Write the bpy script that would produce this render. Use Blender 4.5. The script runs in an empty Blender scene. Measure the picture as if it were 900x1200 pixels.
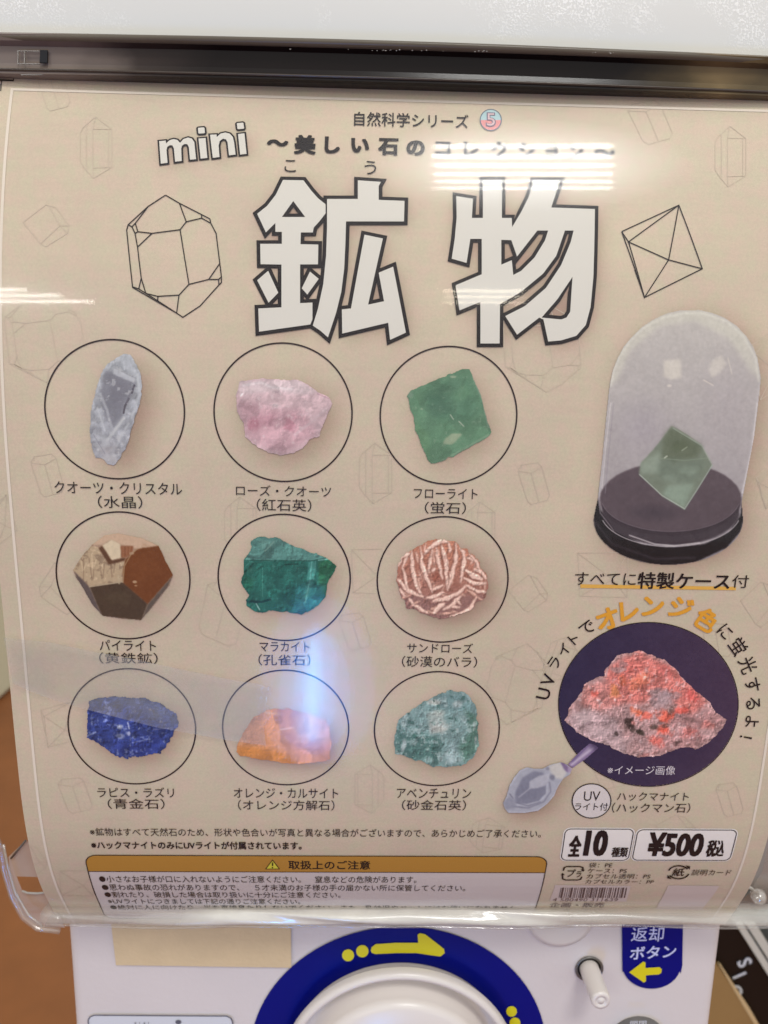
import bpy, bmesh, math, random
import numpy as np
from mathutils import Vector, Matrix
from mathutils.geometry import tessellate_polygon

R = math.radians
scene = bpy.context.scene
COL = scene.collection

# ------------------------------------------------------------------ camera
# pinhole recovered from the print grid: f = 866 px on a 900 x 1200 frame
F, PCX, PCY = 866.0, 450.0, 600.0
YAW, PITCH, ROLL = 0.02515, R(11.0), -0.01966
CAM = np.array([-0.00411, -0.24, 0.05664])
_f = np.array([math.sin(YAW)*math.cos(PITCH), math.cos(YAW)*math.cos(PITCH), -math.sin(PITCH)])
_r = np.array([math.cos(YAW), -math.sin(YAW), 0.0])
_d = np.cross(_f, _r)
RIGHT = _r*math.cos(ROLL) + _d*math.sin(ROLL)
DOWN = -_r*math.sin(ROLL) + _d*math.cos(ROLL)
FWD = _f
cd = bpy.data.cameras.new('camera')
cd.sensor_fit = 'VERTICAL'; cd.sensor_height = 36.0; cd.sensor_width = 27.0
cd.lens = F/1200*36.0
cd.clip_start = 0.01; cd.clip_end = 50
cd.dof.use_dof = True; cd.dof.focus_distance = 0.243; cd.dof.aperture_fstop = 15.0
cam = bpy.data.objects.new('camera', cd); COL.objects.link(cam)
cam.matrix_world = Matrix(((RIGHT[0], -DOWN[0], -FWD[0], CAM[0]), (RIGHT[1], -DOWN[1], -FWD[1], CAM[1]),
                           (RIGHT[2], -DOWN[2], -FWD[2], CAM[2]), (0, 0, 0, 1)))
scene.camera = cam
scene.view_settings.view_transform = 'Standard'
scene.view_settings.look = 'None'
scene.view_settings.exposure = 0.0
scene.view_settings.gamma = 1.0
scene.cycles.max_bounces = 8
scene.cycles.transparent_max_bounces = 16

# ------------------------------------------------------------------ world: bright ceiling above, warm floor below
w = bpy.data.worlds.new('World'); scene.world = w; w.use_nodes = True
nt = w.node_tree; nt.nodes.clear()
wo = nt.nodes.new('ShaderNodeOutputWorld'); bg = nt.nodes.new('ShaderNodeBackground')
tc = nt.nodes.new('ShaderNodeTexCoord'); sx = nt.nodes.new('ShaderNodeSeparateXYZ')
mr = nt.nodes.new('ShaderNodeMapRange'); mr.inputs[1].default_value = -1; mr.inputs[2].default_value = 1
rp = nt.nodes.new('ShaderNodeValToRGB')
rp.color_ramp.elements[0].position = 0.05; rp.color_ramp.elements[0].color = (0.49, 0.41, 0.355, 1)
rp.color_ramp.elements[1].position = 0.95; rp.color_ramp.elements[1].color = (1.06, 1.07, 1.05, 1)
e = rp.color_ramp.elements.new(0.45); e.color = (0.67, 0.64, 0.61, 1)
e = rp.color_ramp.elements.new(0.62); e.color = (0.86, 0.86, 0.84, 1)
nt.links.new(tc.outputs['Generated'], sx.inputs[0]); nt.links.new(sx.outputs['Z'], mr.inputs[0])
nt.links.new(mr.outputs[0], rp.inputs[0]); nt.links.new(rp.outputs[0], bg.inputs[0]); nt.links.new(bg.outputs[0], wo.inputs[0])
bg.inputs[1].default_value = 1.04

# ------------------------------------------------------------------ the bent surface the card lies on
_kn = np.array([-.16, -.11, -.06, -.02, .02, .06, .09, .105, .12, .135, .15])
_th = np.array([-0.44865, -0.26821, -0.10001, 0.01007, 0.02738, 0.01939, 0.04347, 0.10990, 0.21066, 0.33243, 0.46505])
_ds = 0.0005
SS = np.arange(-.20, .20, _ds)
TH = np.interp(SS, _kn, _th)
PY = np.cumsum(np.sin(TH))*_ds; PZ = -np.cumsum(np.cos(TH))*_ds
_i0 = int(np.argmin(abs(SS))); PY = PY-PY[_i0]; PZ = PZ-PZ[_i0]

def surf(u, s, off=0.0):
    """card coordinates (metres) -> world; off lifts towards the viewer"""
    u = np.asarray(u, float); s = np.asarray(s, float)
    t = np.interp(s, SS, TH)
    return np.stack([u, np.interp(s, SS, PY) - off*np.cos(t), np.interp(s, SS, PZ) - off*np.sin(t)], -1)

def ray(px, py):
    px = np.asarray(px, float); py = np.asarray(py, float)
    a = (px-PCX)/F; b = (py-PCY)/F
    return a[..., None]*RIGHT + b[..., None]*DOWN + FWD

def uv(px, py, off=0.0):
    """point of the photograph (900 x 1200) -> where that ray meets the card"""
    d = ray(px, py); sh = d.shape[:-1]; d = d.reshape(-1, 3)
    ang = d[:, 2]/d[:, 1]
    Y = PY - off*np.cos(TH); Z = PZ - off*np.sin(TH)
    prof = (Z-CAM[2])/(Y-CAM[1])          # monotonically falling with s
    s = np.interp(-ang, -prof, SS)
    y = np.interp(s, SS, Y)
    t = (y-CAM[1])/d[:, 1]
    u = CAM[0] + t*d[:, 0]
    return u.reshape(sh), s.reshape(sh)

def on_plane(px, py, Y):
    d = ray(px, py); t = (Y-CAM[1])/d[..., 1]
    return CAM + t[..., None]*d

# ------------------------------------------------------------------ materials
def lin(c):
    c = np.asarray(c, float)/255.0
    return np.where(c <= 0.04045, c/12.92, ((c+0.055)/1.055)**2.4)

MATS = {}
def mat(name, rgb, rough=0.6, spec=0.25, bump=0.0, bscale=400, vary=0.0, vscale=60, metal=0.0, coat=0.0):
    if name in MATS: return MATS[name]
    m = bpy.data.materials.new(name); m.use_nodes = True
    n = m.node_tree.nodes; l = m.node_tree.links; p = n['Principled BSDF']
    c = lin(rgb)
    p.inputs['Base Color'].default_value = (*c, 1)
    p.inputs['Roughness'].default_value = rough
    p.inputs['Specular IOR Level'].default_value = spec
    p.inputs['Metallic'].default_value = metal
    p.inputs['Coat Weight'].default_value = coat
    if vary or bump:
        t = n.new('ShaderNodeTexCoord')
    if vary:
        z = n.new('ShaderNodeTexNoise'); z.inputs['Scale'].default_value = vscale; z.inputs['Detail'].default_value = 5
        mx = n.new('ShaderNodeMix'); mx.data_type = 'RGBA'
        mx.inputs[6].default_value = (*(c*(1-vary)), 1); mx.inputs[7].default_value = (*np.minimum(c*(1+vary), 1), 1)
        l.new(t.outputs['Object'], z.inputs['Vector']); l.new(z.outputs['Fac'], mx.inputs[0]); l.new(mx.outputs[2], p.inputs['Base Color'])
    if bump:
        z2 = n.new('ShaderNodeTexNoise'); z2.inputs['Scale'].default_value = bscale; z2.inputs['Detail'].default_value = 4
        b = n.new('ShaderNodeBump'); b.inputs['Strength'].default_value = bump; b.inputs['Distance'].default_value = 0.001
        l.new(t.outputs['Object'], z2.inputs['Vector']); l.new(z2.outputs['Fac'], b.inputs['Height']); l.new(b.outputs[0], p.inputs['Normal'])
    MATS[name] = m
    return m

def ink(rgb):
    return mat('ink_%d_%d_%d' % tuple(rgb), rgb, 0.65, 0.15)

def mat_print(name, grain=0.05, scale=900):
    """printed picture: colour attribute times a fine paper grain"""
    m = bpy.data.materials.new(name); m.use_nodes = True
    n = m.node_tree.nodes; l = m.node_tree.links; p = n['Principled BSDF']
    a = n.new('ShaderNodeAttribute'); a.attribute_name = 'ink'
    t = n.new('ShaderNodeTexCoord'); z = n.new('ShaderNodeTexNoise'); z.inputs['Scale'].default_value = scale; z.inputs['Detail'].default_value = 3
    r = n.new('ShaderNodeMapRange'); r.inputs[1].default_value = 0.3; r.inputs[2].default_value = 0.7
    r.inputs[3].default_value = 1-grain; r.inputs[4].default_value = 1+grain
    v = n.new('ShaderNodeVectorMath'); v.operation = 'SCALE'
    l.new(t.outputs['Object'], z.inputs['Vector']); l.new(z.outputs['Fac'], r.inputs[0])
    l.new(a.outputs['Color'], v.inputs[0]); l.new(r.outputs[0], v.inputs['Scale'])
    l.new(v.outputs[0], p.inputs['Base Color'])
    p.inputs['Roughness'].default_value = 0.6; p.inputs['Specular IOR Level'].default_value = 0.15
    return m

# ------------------------------------------------------------------ object helpers
def link(name, me, parent=None, m=None, label=None):
    o = bpy.data.objects.new(name, me); COL.objects.link(o)
    if m is not None:
        me.materials.clear(); me.materials.append(m)
    if parent is not None: o.parent = parent
    if label: o['label'] = label
    return o

def thing(name, label, cat, group=None, me=None, m=None):
    o = bpy.data.objects.new(name, me); COL.objects.link(o)
    if me is not None and m is not None: me.materials.append(m)
    o['label'] = label; o['category'] = cat
    if group: o['group'] = group
    return o

def mesh_from(name, V, faces):
    me = bpy.data.meshes.new(name); me.from_pydata([tuple(map(float, v)) for v in V], [], [tuple(map(int, f)) for f in faces]); me.update()
    return me

def bm_mesh(name, bm, smooth=False):
    me = bpy.data.meshes.new(name); bm.normal_update(); bm.to_mesh(me); bm.free()
    if smooth:
        me.polygons.foreach_set('use_smooth', [True]*len(me.polygons))
    return me

STEP_S = 0.005
class Flat:
    """2-D geometry in card coordinates (u right, s down), bent onto the card when built"""
    def __init__(self): self.V = []; self.Fc = []
    def add(self, V, Fc):
        b = len(self.V); self.V += [tuple(v) for v in V]; self.Fc += [tuple(i+b for i in f) for f in Fc]
    def poly(self, loops):
        if not isinstance(loops[0][0], (list, tuple, np.ndarray)): loops = [loops]
        tri = tessellate_polygon([[Vector((p[0], p[1], 0)) for p in lp] for lp in loops])
        self.add([p for lp in loops for p in lp], tri)
    def stroke(self, pts, wdt, closed=False, side=0):
        """ribbon; side=0 centred, +1/-1 wholly to one side of the line"""
        P = np.array(pts, float); n = len(P)
        if not closed and side == 0 and n == 2:
            d = P[1]-P[0]; d = d/np.hypot(*d); q = np.array([-d[1], d[0]])*wdt/2
            self.add([P[0]+q, P[1]+q, P[1]-q, P[0]-q], [(0, 1, 2, 3)]); return
        L = []; Rr = []
        for i in range(n):
            if closed: a, b, c = P[i-1], P[i], P[(i+1) % n]
            else: a, b, c = P[max(i-1, 0)], P[i], P[min(i+1, n-1)]
            d1 = b-a if np.hypot(*(b-a)) > 1e-9 else c-b
            d2 = c-b if np.hypot(*(c-b)) > 1e-9 else d1
            d1 = d1/np.hypot(*d1); d2 = d2/np.hypot(*d2)
            n1 = np.array([-d1[1], d1[0]]); n2 = np.array([-d2[1], d2[0]])
            mm = n1+n2; h = np.hypot(*mm)
            mm = n1 if h < 1e-6 else mm/h
            k = 1/max(0.42, abs(np.dot(mm, n1)))
            if side == 0: L.append(b+mm*wdt/2*k); Rr.append(b-mm*wdt/2*k)
            else: L.append(b+mm*wdt*k*side); Rr.append(b)
        V = L+Rr; Fc = []
        for i in range(n if closed else n-1):
            j = (i+1) % n; Fc.append((i, j, n+j, n+i))
        self.add(V, Fc)
    def build(self, name, m, parent, off, label=None, fn=None):
        bm = bmesh.new()
        vs = [bm.verts.new((v[0], v[1], 0)) for v in self.V]
        for f in self.Fc:
            if len(set(f)) < 3: continue
            try: bm.faces.new([vs[i] for i in f])
            except ValueError: pass
        if fn is None:
            ys = [v[1] for v in self.V]
            k0 = math.floor(min(ys)/STEP_S)+1; k1 = math.ceil(max(ys)/STEP_S)
            for k in range(k0, k1):
                g = bm.verts[:]+bm.edges[:]+bm.faces[:]
                bmesh.ops.bisect_plane(bm, geom=g, dist=1e-7, plane_co=(0, k*STEP_S, 0), plane_no=(0, 1, 0))
        C = np.array([v.co[:] for v in bm.verts])
        W = surf(C[:, 0], C[:, 1], off) if fn is None else fn(C[:, 0], C[:, 1], off)
        for v, q in zip(bm.verts, W): v.co = q
        # one winding for all, towards the viewer
        for f in bm.faces:
            f.normal_update()
            if f.normal.y > 0: f.normal_flip()
        return link(name, bm_mesh(name, bm), parent, m, label)

def pix(pts):
    """photo pixels -> card coordinates"""
    p = np.array(pts, float); u, s = uv(p[:, 0], p[:, 1]); return np.stack([u, s], -1)
def zm(ox, oy, k, pts):
    return [(ox+x/k, oy+y/k) for x, y in pts]
def px_len(n, py=600):  # n photo pixels as metres on the card
    return n*0.255/F

# text ------------------------------------------------------------
_tc = {}
def glyphs(txt, bold=0.0, spacing=1.0):
    key = (txt, bold, spacing)
    if key in _tc: return _tc[key]
    cu = bpy.data.curves.new('t', 'FONT'); cu.body = txt; cu.size = 1.0; cu.resolution_u = 3
    cu.fill_mode = 'FRONT'; cu.offset = bold; cu.space_character = spacing
    ob = bpy.data.objects.new('t', cu); COL.objects.link(ob)
    dg = bpy.context.evaluated_depsgraph_get()
    me = bpy.data.meshes.new_from_object(ob.evaluated_get(dg))
    V = np.zeros(len(me.vertices)*3); me.vertices.foreach_get('co', V); V = V.reshape(-1, 3)[:, :2]
    Fc = [tuple(p.vertices) for p in me.polygons]
    bpy.data.objects.remove(ob); bpy.data.curves.remove(cu); bpy.data.meshes.remove(me)
    _tc[key] = (V, Fc)
    return _tc[key]

def put_text(fl, txt, xl, yl, xr, yr, h, bold=0.0, spacing=1.0, same_s=True, sxy=None):
    """lay a line of text on the card between two photo points (line centre), h photo px tall"""
    V, Fc = glyphs(txt, bold, spacing)
    if len(V) == 0: return
    lo = V.min(0); hi = V.max(0); N = (V-lo)/(hi-lo)
    (u1, u2), (s1, s2) = uv([xl, xr], [yl, yr])
    (_, _), (sa, sb) = uv([(xl+xr)/2]*2, [(yl+yr)/2-h/2, (yl+yr)/2+h/2])
    hh = sb-sa
    if same_s: s1 = s2 = (s1+s2)/2
    U = u1+N[:, 0]*(u2-u1); S_ = s1+N[:, 0]*(s2-s1) - (N[:, 1]-0.5)*hh
    fl.add(np.stack([U, S_], -1), Fc)

def put_char(fl, ch, x, y, size, rot, bold=0.0):
    """one character centred on a photo point, em size in photo px, rot clockwise in degrees"""
    V, Fc = glyphs(ch, bold)
    c = (V.min(0)+V.max(0))/2; N = (V-c)*px_len(size)
    (u,), (s,) = uv([x], [y])
    a = R(rot); x_, y_ = N[:, 0], -N[:, 1]
    fl.add(np.stack([u+x_*math.cos(a)-y_*math.sin(a), s+x_*math.sin(a)+y_*math.cos(a)], -1), Fc)

# picture painting ---------------------------------------------------
def inside(poly, X, Y):
    r = np.zeros(X.shape, bool); P = np.array(poly, float); n = len(P)
    for i in range(n):
        x1, y1 = P[i]; x2, y2 = P[i-1]
        if y1 == y2: continue
        c = ((y1 > Y) != (y2 > Y)) & (X < (x2-x1)*(Y-y1)/(y2-y1)+x1)
        r ^= c
    return r
def blur(a, r):
    r = int(round(r))
    if r < 1: return a
    k = 2*r+1
    for _ in range(2):
        for ax in (0, 1):
            pad = [(r+1, r) if i == ax else (0, 0) for i in range(a.ndim)]
            c = np.cumsum(np.pad(a, pad, mode='edge'), axis=ax)
            n = a.shape[ax]
            a = (np.take(c, range(k, k+n), axis=ax)-np.take(c, range(0, n), axis=ax))/k
    return a
def vnoise(X, Y, cell, seed):
    rg = np.random.RandomState(seed)
    x = (X-X.min())/cell; y = (Y-Y.min())/cell
    g = rg.rand(int(y.max())+3, int(x.max())+3)
    i = x.astype(int); j = y.astype(int); fx = x-i; fy = y-j
    fx = fx*fx*(3-2*fx); fy = fy*fy*(3-2*fy)
    return (g[j, i]*(1-fx)+g[j, i+1]*fx)*(1-fy)+(g[j+1, i]*(1-fx)+g[j+1, i+1]*fx)*fy
def fbm(X, Y, cell, seed, oct=4):
    t = 0; a = 1; n = 0
    for k in range(oct):
        t = t+a*vnoise(X, Y, cell/2**k, seed+k*7); n += a; a *= 0.55
    return t/n-0.5
class Pic:
    def __init__(self, ox, oy, k, outline, base, step=0.62, seed=1, rag=0.8):
        self.ox, self.oy, self.k = ox, oy, k
        o = np.array(zm(ox, oy, k, outline)); self.out = o; self.seed = seed
        x0, y0 = o.min(0)-2; x1, y1 = o.max(0)+2; self.step = step
        self.X, self.Y = np.meshgrid(np.arange(x0, x1, step), np.arange(y0, y1, step))
        rx = fbm(self.X, self.Y, 7, seed+90, 3)*rag*4; ry = fbm(self.X, self.Y, 7, seed+95, 3)*rag*4
        self.mask = inside(o, self.X+rx, self.Y+ry)
        self.dx, self.dy = rx*0.6, ry*0.6
        self.im = np.zeros(self.X.shape+(3,))+np.array(base, float)
    def fill(self, pts, col, soft=1.0, alpha=1.0, zoom=True):
        p = zm(self.ox, self.oy, self.k, pts) if zoom else pts
        m = blur(inside(p, self.X+self.dx, self.Y+self.dy).astype(float), soft/self.step*0.6)*alpha
        self.im += m[..., None]*(np.array(col, float)-self.im); return self
    def line(self, pts, col, wdt, alpha=1.0, soft=0.7):
        p = np.array(zm(self.ox, self.oy, self.k, pts)); d = np.full(self.X.shape, 1e9)
        for a, b in zip(p[:-1], p[1:]):
            ab = b-a; t = np.clip(((self.X-a[0])*ab[0]+(self.Y-a[1])*ab[1])/(ab@ab+1e-9), 0, 1)
            d = np.minimum(d, np.hypot(self.X-a[0]-t*ab[0], self.Y-a[1]-t*ab[1]))
        m = np.clip((wdt/2+soft/2-d)/soft, 0, 1)*alpha
        self.im += m[..., None]*(np.array(col, float)-self.im); return self
    def blob(self, cx, cy, rx, ry, col, alpha=1.0, rot=0, hard=1.5, rag=0.5):
        x, y = self.ox+cx/self.k, self.oy+cy/self.k; a = R(rot)
        X, Y = self.X-x, self.Y-y
        p = (X*math.cos(a)+Y*math.sin(a))*self.k/rx; q = (-X*math.sin(a)+Y*math.cos(a))*self.k/ry
        r = np.hypot(p, q)+fbm(self.X, self.Y, 6, self.seed+int(cx), 3)*rag*2
        m = np.clip((1.15-r)*hard, 0, 1)*alpha
        self.im += m[..., None]*(np.array(col, float)-self.im); return self
    def grain(self, cell, amp, seed=0, tint=(1, 1, 1)):
        self.im += fbm(self.X, self.Y, cell, self.seed+seed+300)[..., None]*amp*np.array(tint, float); return self
    def spots(self, cell, thr, col, alpha=0.8, seed=0, gain=8):
        f = fbm(self.X, self.Y, cell, self.seed+seed+500)
        m = np.clip((f-thr)*gain, 0, 1)*alpha
        self.im += m[..., None]*(np.array(col, float)-self.im); return self
    def facet(self, cell, amp, seed=0, tilt=1.0, warp=3.0):
        """broken faces of the photographed stone: each cell a plane of its own brightness"""
        rg = np.random.RandomState(self.seed+seed+700); X = self.X+fbm(self.X, self.Y, 9, self.seed+seed, 3)*warp*2; Y = self.Y+fbm(self.X, self.Y, 9, self.seed+seed+3, 3)*warp*2
        w_ = np.ptp(X); h_ = np.ptp(Y); n = max(4, int(w_*h_/cell**2)); px = X.min()+rg.rand(n)*w_; py = Y.min()+rg.rand(n)*h_
        best = np.full(X.shape, 1e9); idx = np.zeros(X.shape, int)
        for i in range(n):
            d = (X-px[i])**2+(Y-py[i])**2; m = d < best; best[m] = d[m]; idx[m] = i
        c = rg.randn(n)*0.6; gx = rg.randn(n)*tilt/cell; gy = rg.randn(n)*tilt/cell-0.5*tilt/cell
        v = c[idx]+gx[idx]*(X-px[idx])+gy[idx]*(Y-py[idx])
        v = blur(v, 0.5/self.step)
        self.im *= np.clip(1+amp*np.clip(v, -1.6, 1.6), .3, 1.9)[..., None]; return self
    def relief(self, cell, amp, seed=0):
        """rough grain lit from the upper left in the printed photograph"""
        h = fbm(self.X, self.Y, cell, self.seed+seed+900, 4); g = np.abs(h)*-1+0.5*h
        k = max(1, int(round(1.0/self.step))); d = g-np.roll(np.roll(g, k, 0), k, 1)
        d = d/(d.std()+1e-9); self.im *= np.clip(1+amp*np.clip(-d, -2.5, 2.5), .35, 1.8)[..., None]; return self
    def blade(self, pts, wdt, col, edge, alpha=.95):
        """one tapering crystal blade: pale rim, slightly darker flank"""
        p = np.array(pts, float); n = 9; t = np.linspace(0, len(p)-1, n); c = np.stack([np.interp(t, range(len(p)), p[:, k]) for k in (0, 1)], -1)
        d = np.gradient(c, axis=0); d /= np.hypot(d[:, :1], d[:, 1:]); nn = np.stack([-d[:, 1], d[:, 0]], -1)
        w = wdt*self.k*0.5*(0.25+0.75*np.sin(np.linspace(0.15, math.pi-0.15, n)))[:, None]
        self.fill([tuple(q) for q in np.concatenate([c+nn*w*1.5, (c-nn*w*1.2)[::-1]])], edge, 1.2, .7)
        self.fill([tuple(q) for q in np.concatenate([c+nn*w, (c-nn*w)[::-1]])], col, .7, alpha)
        self.fill([tuple(q) for q in np.concatenate([c-nn*w*.2, (c-nn*w*.9)[::-1]])], np.minimum(np.array(col)*1.14, 245), .6, .7); return self
    def mul(self, *k):
        self.im = self.im*np.array(k, float); return self
    def grad(self, c0, c1, alpha=1.0, vert=True, mode='mix'):
        t = (self.Y-self.Y.min())/np.ptp(self.Y) if vert else (self.X-self.X.min())/np.ptp(self.X)
        c = np.array(c0, float)+(np.array(c1, float)-np.array(c0, float))*t[..., None]
        self.im += alpha*(c-self.im); return self
    def build(self, name, parent, off, label=None, soften=0.3):
        im = blur(self.im, soften/self.step) if soften else self.im
        im = im+0.06*(im.mean(2, keepdims=True)-im)+3
        c = lin(np.clip(im, 0, 255)); H, W = self.X.shape
        u, s = uv(self.X, self.Y); P = surf(u, s, off).reshape(-1, 3)
        q = (self.mask[:-1, :-1] & self.mask[1:, :-1] & self.mask[:-1, 1:] & self.mask[1:, 1:])
        j, i = np.nonzero(q); a = j*W+i
        quads = np.stack([a, a+W, a+W+1, a+1], -1)
        used, inv = np.unique(quads, return_inverse=True); quads = inv.reshape(-1, 4)
        me = grid_mesh(name, P[used], quads, c.reshape(-1, 3)[used])
        return link(name, me, parent, M_PRINT, label)

def grid_mesh(name, P, quads, col=None):
    me = bpy.data.meshes.new(name); n = len(quads)
    me.vertices.add(len(P)); me.vertices.foreach_set('co', np.ascontiguousarray(P, np.float32).ravel())
    me.loops.add(n*4); me.loops.foreach_set('vertex_index', np.ascontiguousarray(quads, np.int32).ravel())
    me.polygons.add(n); me.polygons.foreach_set('loop_start', np.arange(0, n*4, 4, dtype=np.int32))
    me.update(calc_edges=True)
    if col is not None:
        a = me.color_attributes.new('ink', 'FLOAT_COLOR', 'POINT')
        a.data.foreach_set('color', np.concatenate([col, np.ones((len(col), 1))], 1).astype(np.float32).ravel())
    me.polygons.foreach_set('use_smooth', [True]*n)
    return me

M_PRINT = mat_print('printed_picture', 0.05)
# ------------------------------------------------------------------ lamps: the lit ceiling strips and the blue lamp mirrored in the cover
def surf_n(s):
    t = np.interp(s, SS, TH); return np.array([0, -math.cos(t), -math.sin(t)])
def mirrored(px, py, off=0.0016):
    (u,), (s,) = uv([px], [py], off); p = surf(u, s, off); d = ray(px, py); d = d/np.linalg.norm(d)
    n = surf_n(s); return p, d-2*np.dot(d, n)*n
def strip_lamp(name, x0, y0, x1, y1, dist, rad, col, shape='RECTANGLE'):
    """rectangular lamp standing where the reflection of the photo rectangle comes from"""
    pc, rc = mirrored((x0+x1)/2, (y0+y1)/2); c = pc+rc*dist
    q = []
    for x, y in ((x0, (y0+y1)/2), (x1, (y0+y1)/2), ((x0+x1)/2, y0), ((x0+x1)/2, y1)):
        p, r = mirrored(x, y); t = np.dot(c-p, rc)/np.dot(r, rc); q.append(p+r*t)
    sx_, sy_ = np.linalg.norm(q[1]-q[0]), np.linalg.norm(q[3]-q[2])
    z = rc/np.linalg.norm(rc); xa = q[1]-q[0]; xa -= z*np.dot(xa, z); xa /= np.linalg.norm(xa); ya = np.cross(z, xa)
    L = bpy.data.lights.new(name, 'AREA'); L.shape = shape; L.size = sx_; L.size_y = sy_
    L.color = col; L.energy = rad*math.pi*sx_*sy_*4/4
    o = bpy.data.objects.new(name, L); COL.objects.link(o)
    o.matrix_world = Matrix(((xa[0], ya[0], z[0], c[0]), (xa[1], ya[1], z[1], c[1]), (xa[2], ya[2], z[2], c[2]), (0, 0, 0, 1)))
    return o
LAMP_GAIN = 1.5
for y0, y1 in ((169.5, 174.5), (181, 186.5), (192.5, 197), (203, 206.5), (212, 215), (220, 222.5)):
    strip_lamp('ceiling_strip', 506, y0, 714, y1, 2.2, 31*LAMP_GAIN, (1.0, 0.985, 0.95))
for y0, y1 in ((340, 343.5), (347, 350), (353.5, 356)):
    strip_lamp('ceiling_strip', 522, y0, 612, y1, 2.6, 17*LAMP_GAIN, (1.0, 0.90, 0.70))
for y0, y1, x1 in ((338, 342, 30), (345, 349, 70), (352, 355.5, 112)):
    strip_lamp('ceiling_strip', -70, y0, x1, y1, 2.4, 26*LAMP_GAIN, (1.0, 0.97, 0.92))
for k in range(6):   # extra lamps added to spread a soft haze round the strips
    strip_lamp('haze_lamp', 492-13*k, 163-4.5*k, 732+13*k, 224+4.5*k, 2.3+0.01*k, 0.7*LAMP_GAIN, (1.0, 0.99, 0.96), 'ELLIPSE')
for x0, x1, y0, y1, g, c in ((360, 371, 762, 876, 6, (0.25, 0.8, 1.0)), (353, 380, 762, 880, 7, (0.05, 0.52, 1.0)), (342, 394, 745, 886, 6.5, (0.02, 0.32, 1.0)), (326, 412, 752, 894, 4.5, (0.03, 0.26, 1.0)), (304, 440, 715, 908, 2.4, (0.08, 0.28, 1.0))):
    strip_lamp('blue_lamp', x0, y0, x1, y1, 1.2, g*LAMP_GAIN, c, 'ELLIPSE')

# ------------------------------------------------------------------ setting: floor
M_FLOOR = mat('floor_tile', (132, 80, 40), 0.55, 0.3, vary=0.22, vscale=14)
fl_me = mesh_from('floor', [(-6, -3, -0.80), (6, -3, -0.80), (6, 8, -0.80), (-6, 8, -0.80)], [(0, 1, 2, 3)])
floor = link('floor', fl_me, None, M_FLOOR); floor['kind'] = 'structure'

# ------------------------------------------------------------------ generic solids
def box_bm(x0, x1, y0, y1, z0, z1, bev=0.0, seg=3):
    bm = bmesh.new(); bmesh.ops.create_cube(bm, size=1.0)
    for v in bm.verts:
        v.co = ((x0+x1)/2+v.co.x*(x1-x0), (y0+y1)/2+v.co.y*(y1-y0), (z0+z1)/2+v.co.z*(z1-z0))
    if bev: bmesh.ops.bevel(bm, geom=bm.edges[:], offset=bev, segments=seg, affect='EDGES', profile=0.5)
    return bm
def sweep_x(profile, xs, bow=0.0, closed=True, wob=None):
    """profile [(y,z)] carried along x; bow bends the ends away from the viewer"""
    bm = bmesh.new(); rows = []
    for x in xs:
        b = bow*(x/0.125)**2
        rows.append([bm.verts.new((x, y+b+(wob(x, i) if wob else 0), z)) for i, (y, z) in enumerate(profile)])
    n = len(profile)
    for a, b in zip(rows[:-1], rows[1:]):
        for i in range(n if closed else n-1):
            j = (i+1) % n; bm.faces.new((a[i], b[i], b[j], a[j]))
    if closed:
        bm.faces.new(rows[0][::-1]); bm.faces.new(rows[-1])
    bmesh.ops.recalc_face_normals(bm, faces=bm.faces)
    return bm
def tube_bm(path, rad, sides=12, bm=None):
    bm = bm or bmesh.new(); P = [Vector(p) for p in path]; rings = []
    for i, p in enumerate(P):
        t = (P[min(i+1, len(P)-1)]-P[max(i-1, 0)]).normalized()
        a = t.orthogonal().normalized() if i == 0 else (a-t*a.dot(t)).normalized()
        b = t.cross(a); r = rad[i] if isinstance(rad, (list, tuple)) else rad
        rings.append([bm.verts.new(p+(a*math.cos(q)+b*math.sin(q))*r) for q in [2*math.pi*k/sides for k in range(sides)]])
    for q, s in zip(rings[:-1], rings[1:]):
        for k in range(sides): bm.faces.new((q[k], q[(k+1) % sides], s[(k+1) % sides], s[k]))
    bm.faces.new(rings[0][::-1]); bm.faces.new(rings[-1])
    bmesh.ops.recalc_face_normals(bm, faces=bm.faces)
    return bm
def lathe_y(prof, cx, y0, cz, sides=96):
    """profile [(radius, y towards viewer)] turned about the y axis"""
    bm = bmesh.new(); rows = []
    for r, y in prof:
        if r < 1e-6: rows.append([bm.verts.new((cx, y0-y, cz))])
        else: rows.append([bm.verts.new((cx+r*math.cos(2*math.pi*k/sides), y0-y, cz+r*math.sin(2*math.pi*k/sides))) for k in range(sides)])
    for a, b in zip(rows[:-1], rows[1:]):
        for k in range(sides):
            j = (k+1) % sides
            if len(a) == 1 and len(b) > 1: bm.faces.new((a[0], b[j], b[k]))
            elif len(b) == 1 and len(a) > 1: bm.faces.new((a[k], a[j], b[0]))
            elif len(a) > 1: bm.faces.new((a[k], a[j], b[j], b[k]))
    bmesh.ops.recalc_face_normals(bm, faces=bm.faces)
    return bm
def plane_fn(Y):
    return lambda u, s, off: np.stack([u, np.full_like(u, Y-off), s], -1)
def ppix(pts, Y):
    p = np.array(pts, float); w_ = on_plane(p[:, 0], p[:, 1], Y); return np.stack([w_[:, 0], w_[:, 2]], -1)
def arc(cx, cy, r, a0, a1, n=16, ry=None):
    ry = r if ry is None else ry
    return [(cx+r*math.cos(R(a0+(a1-a0)*i/n)), cy+ry*math.sin(R(a0+(a1-a0)*i/n))) for i in range(n+1)]

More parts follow.
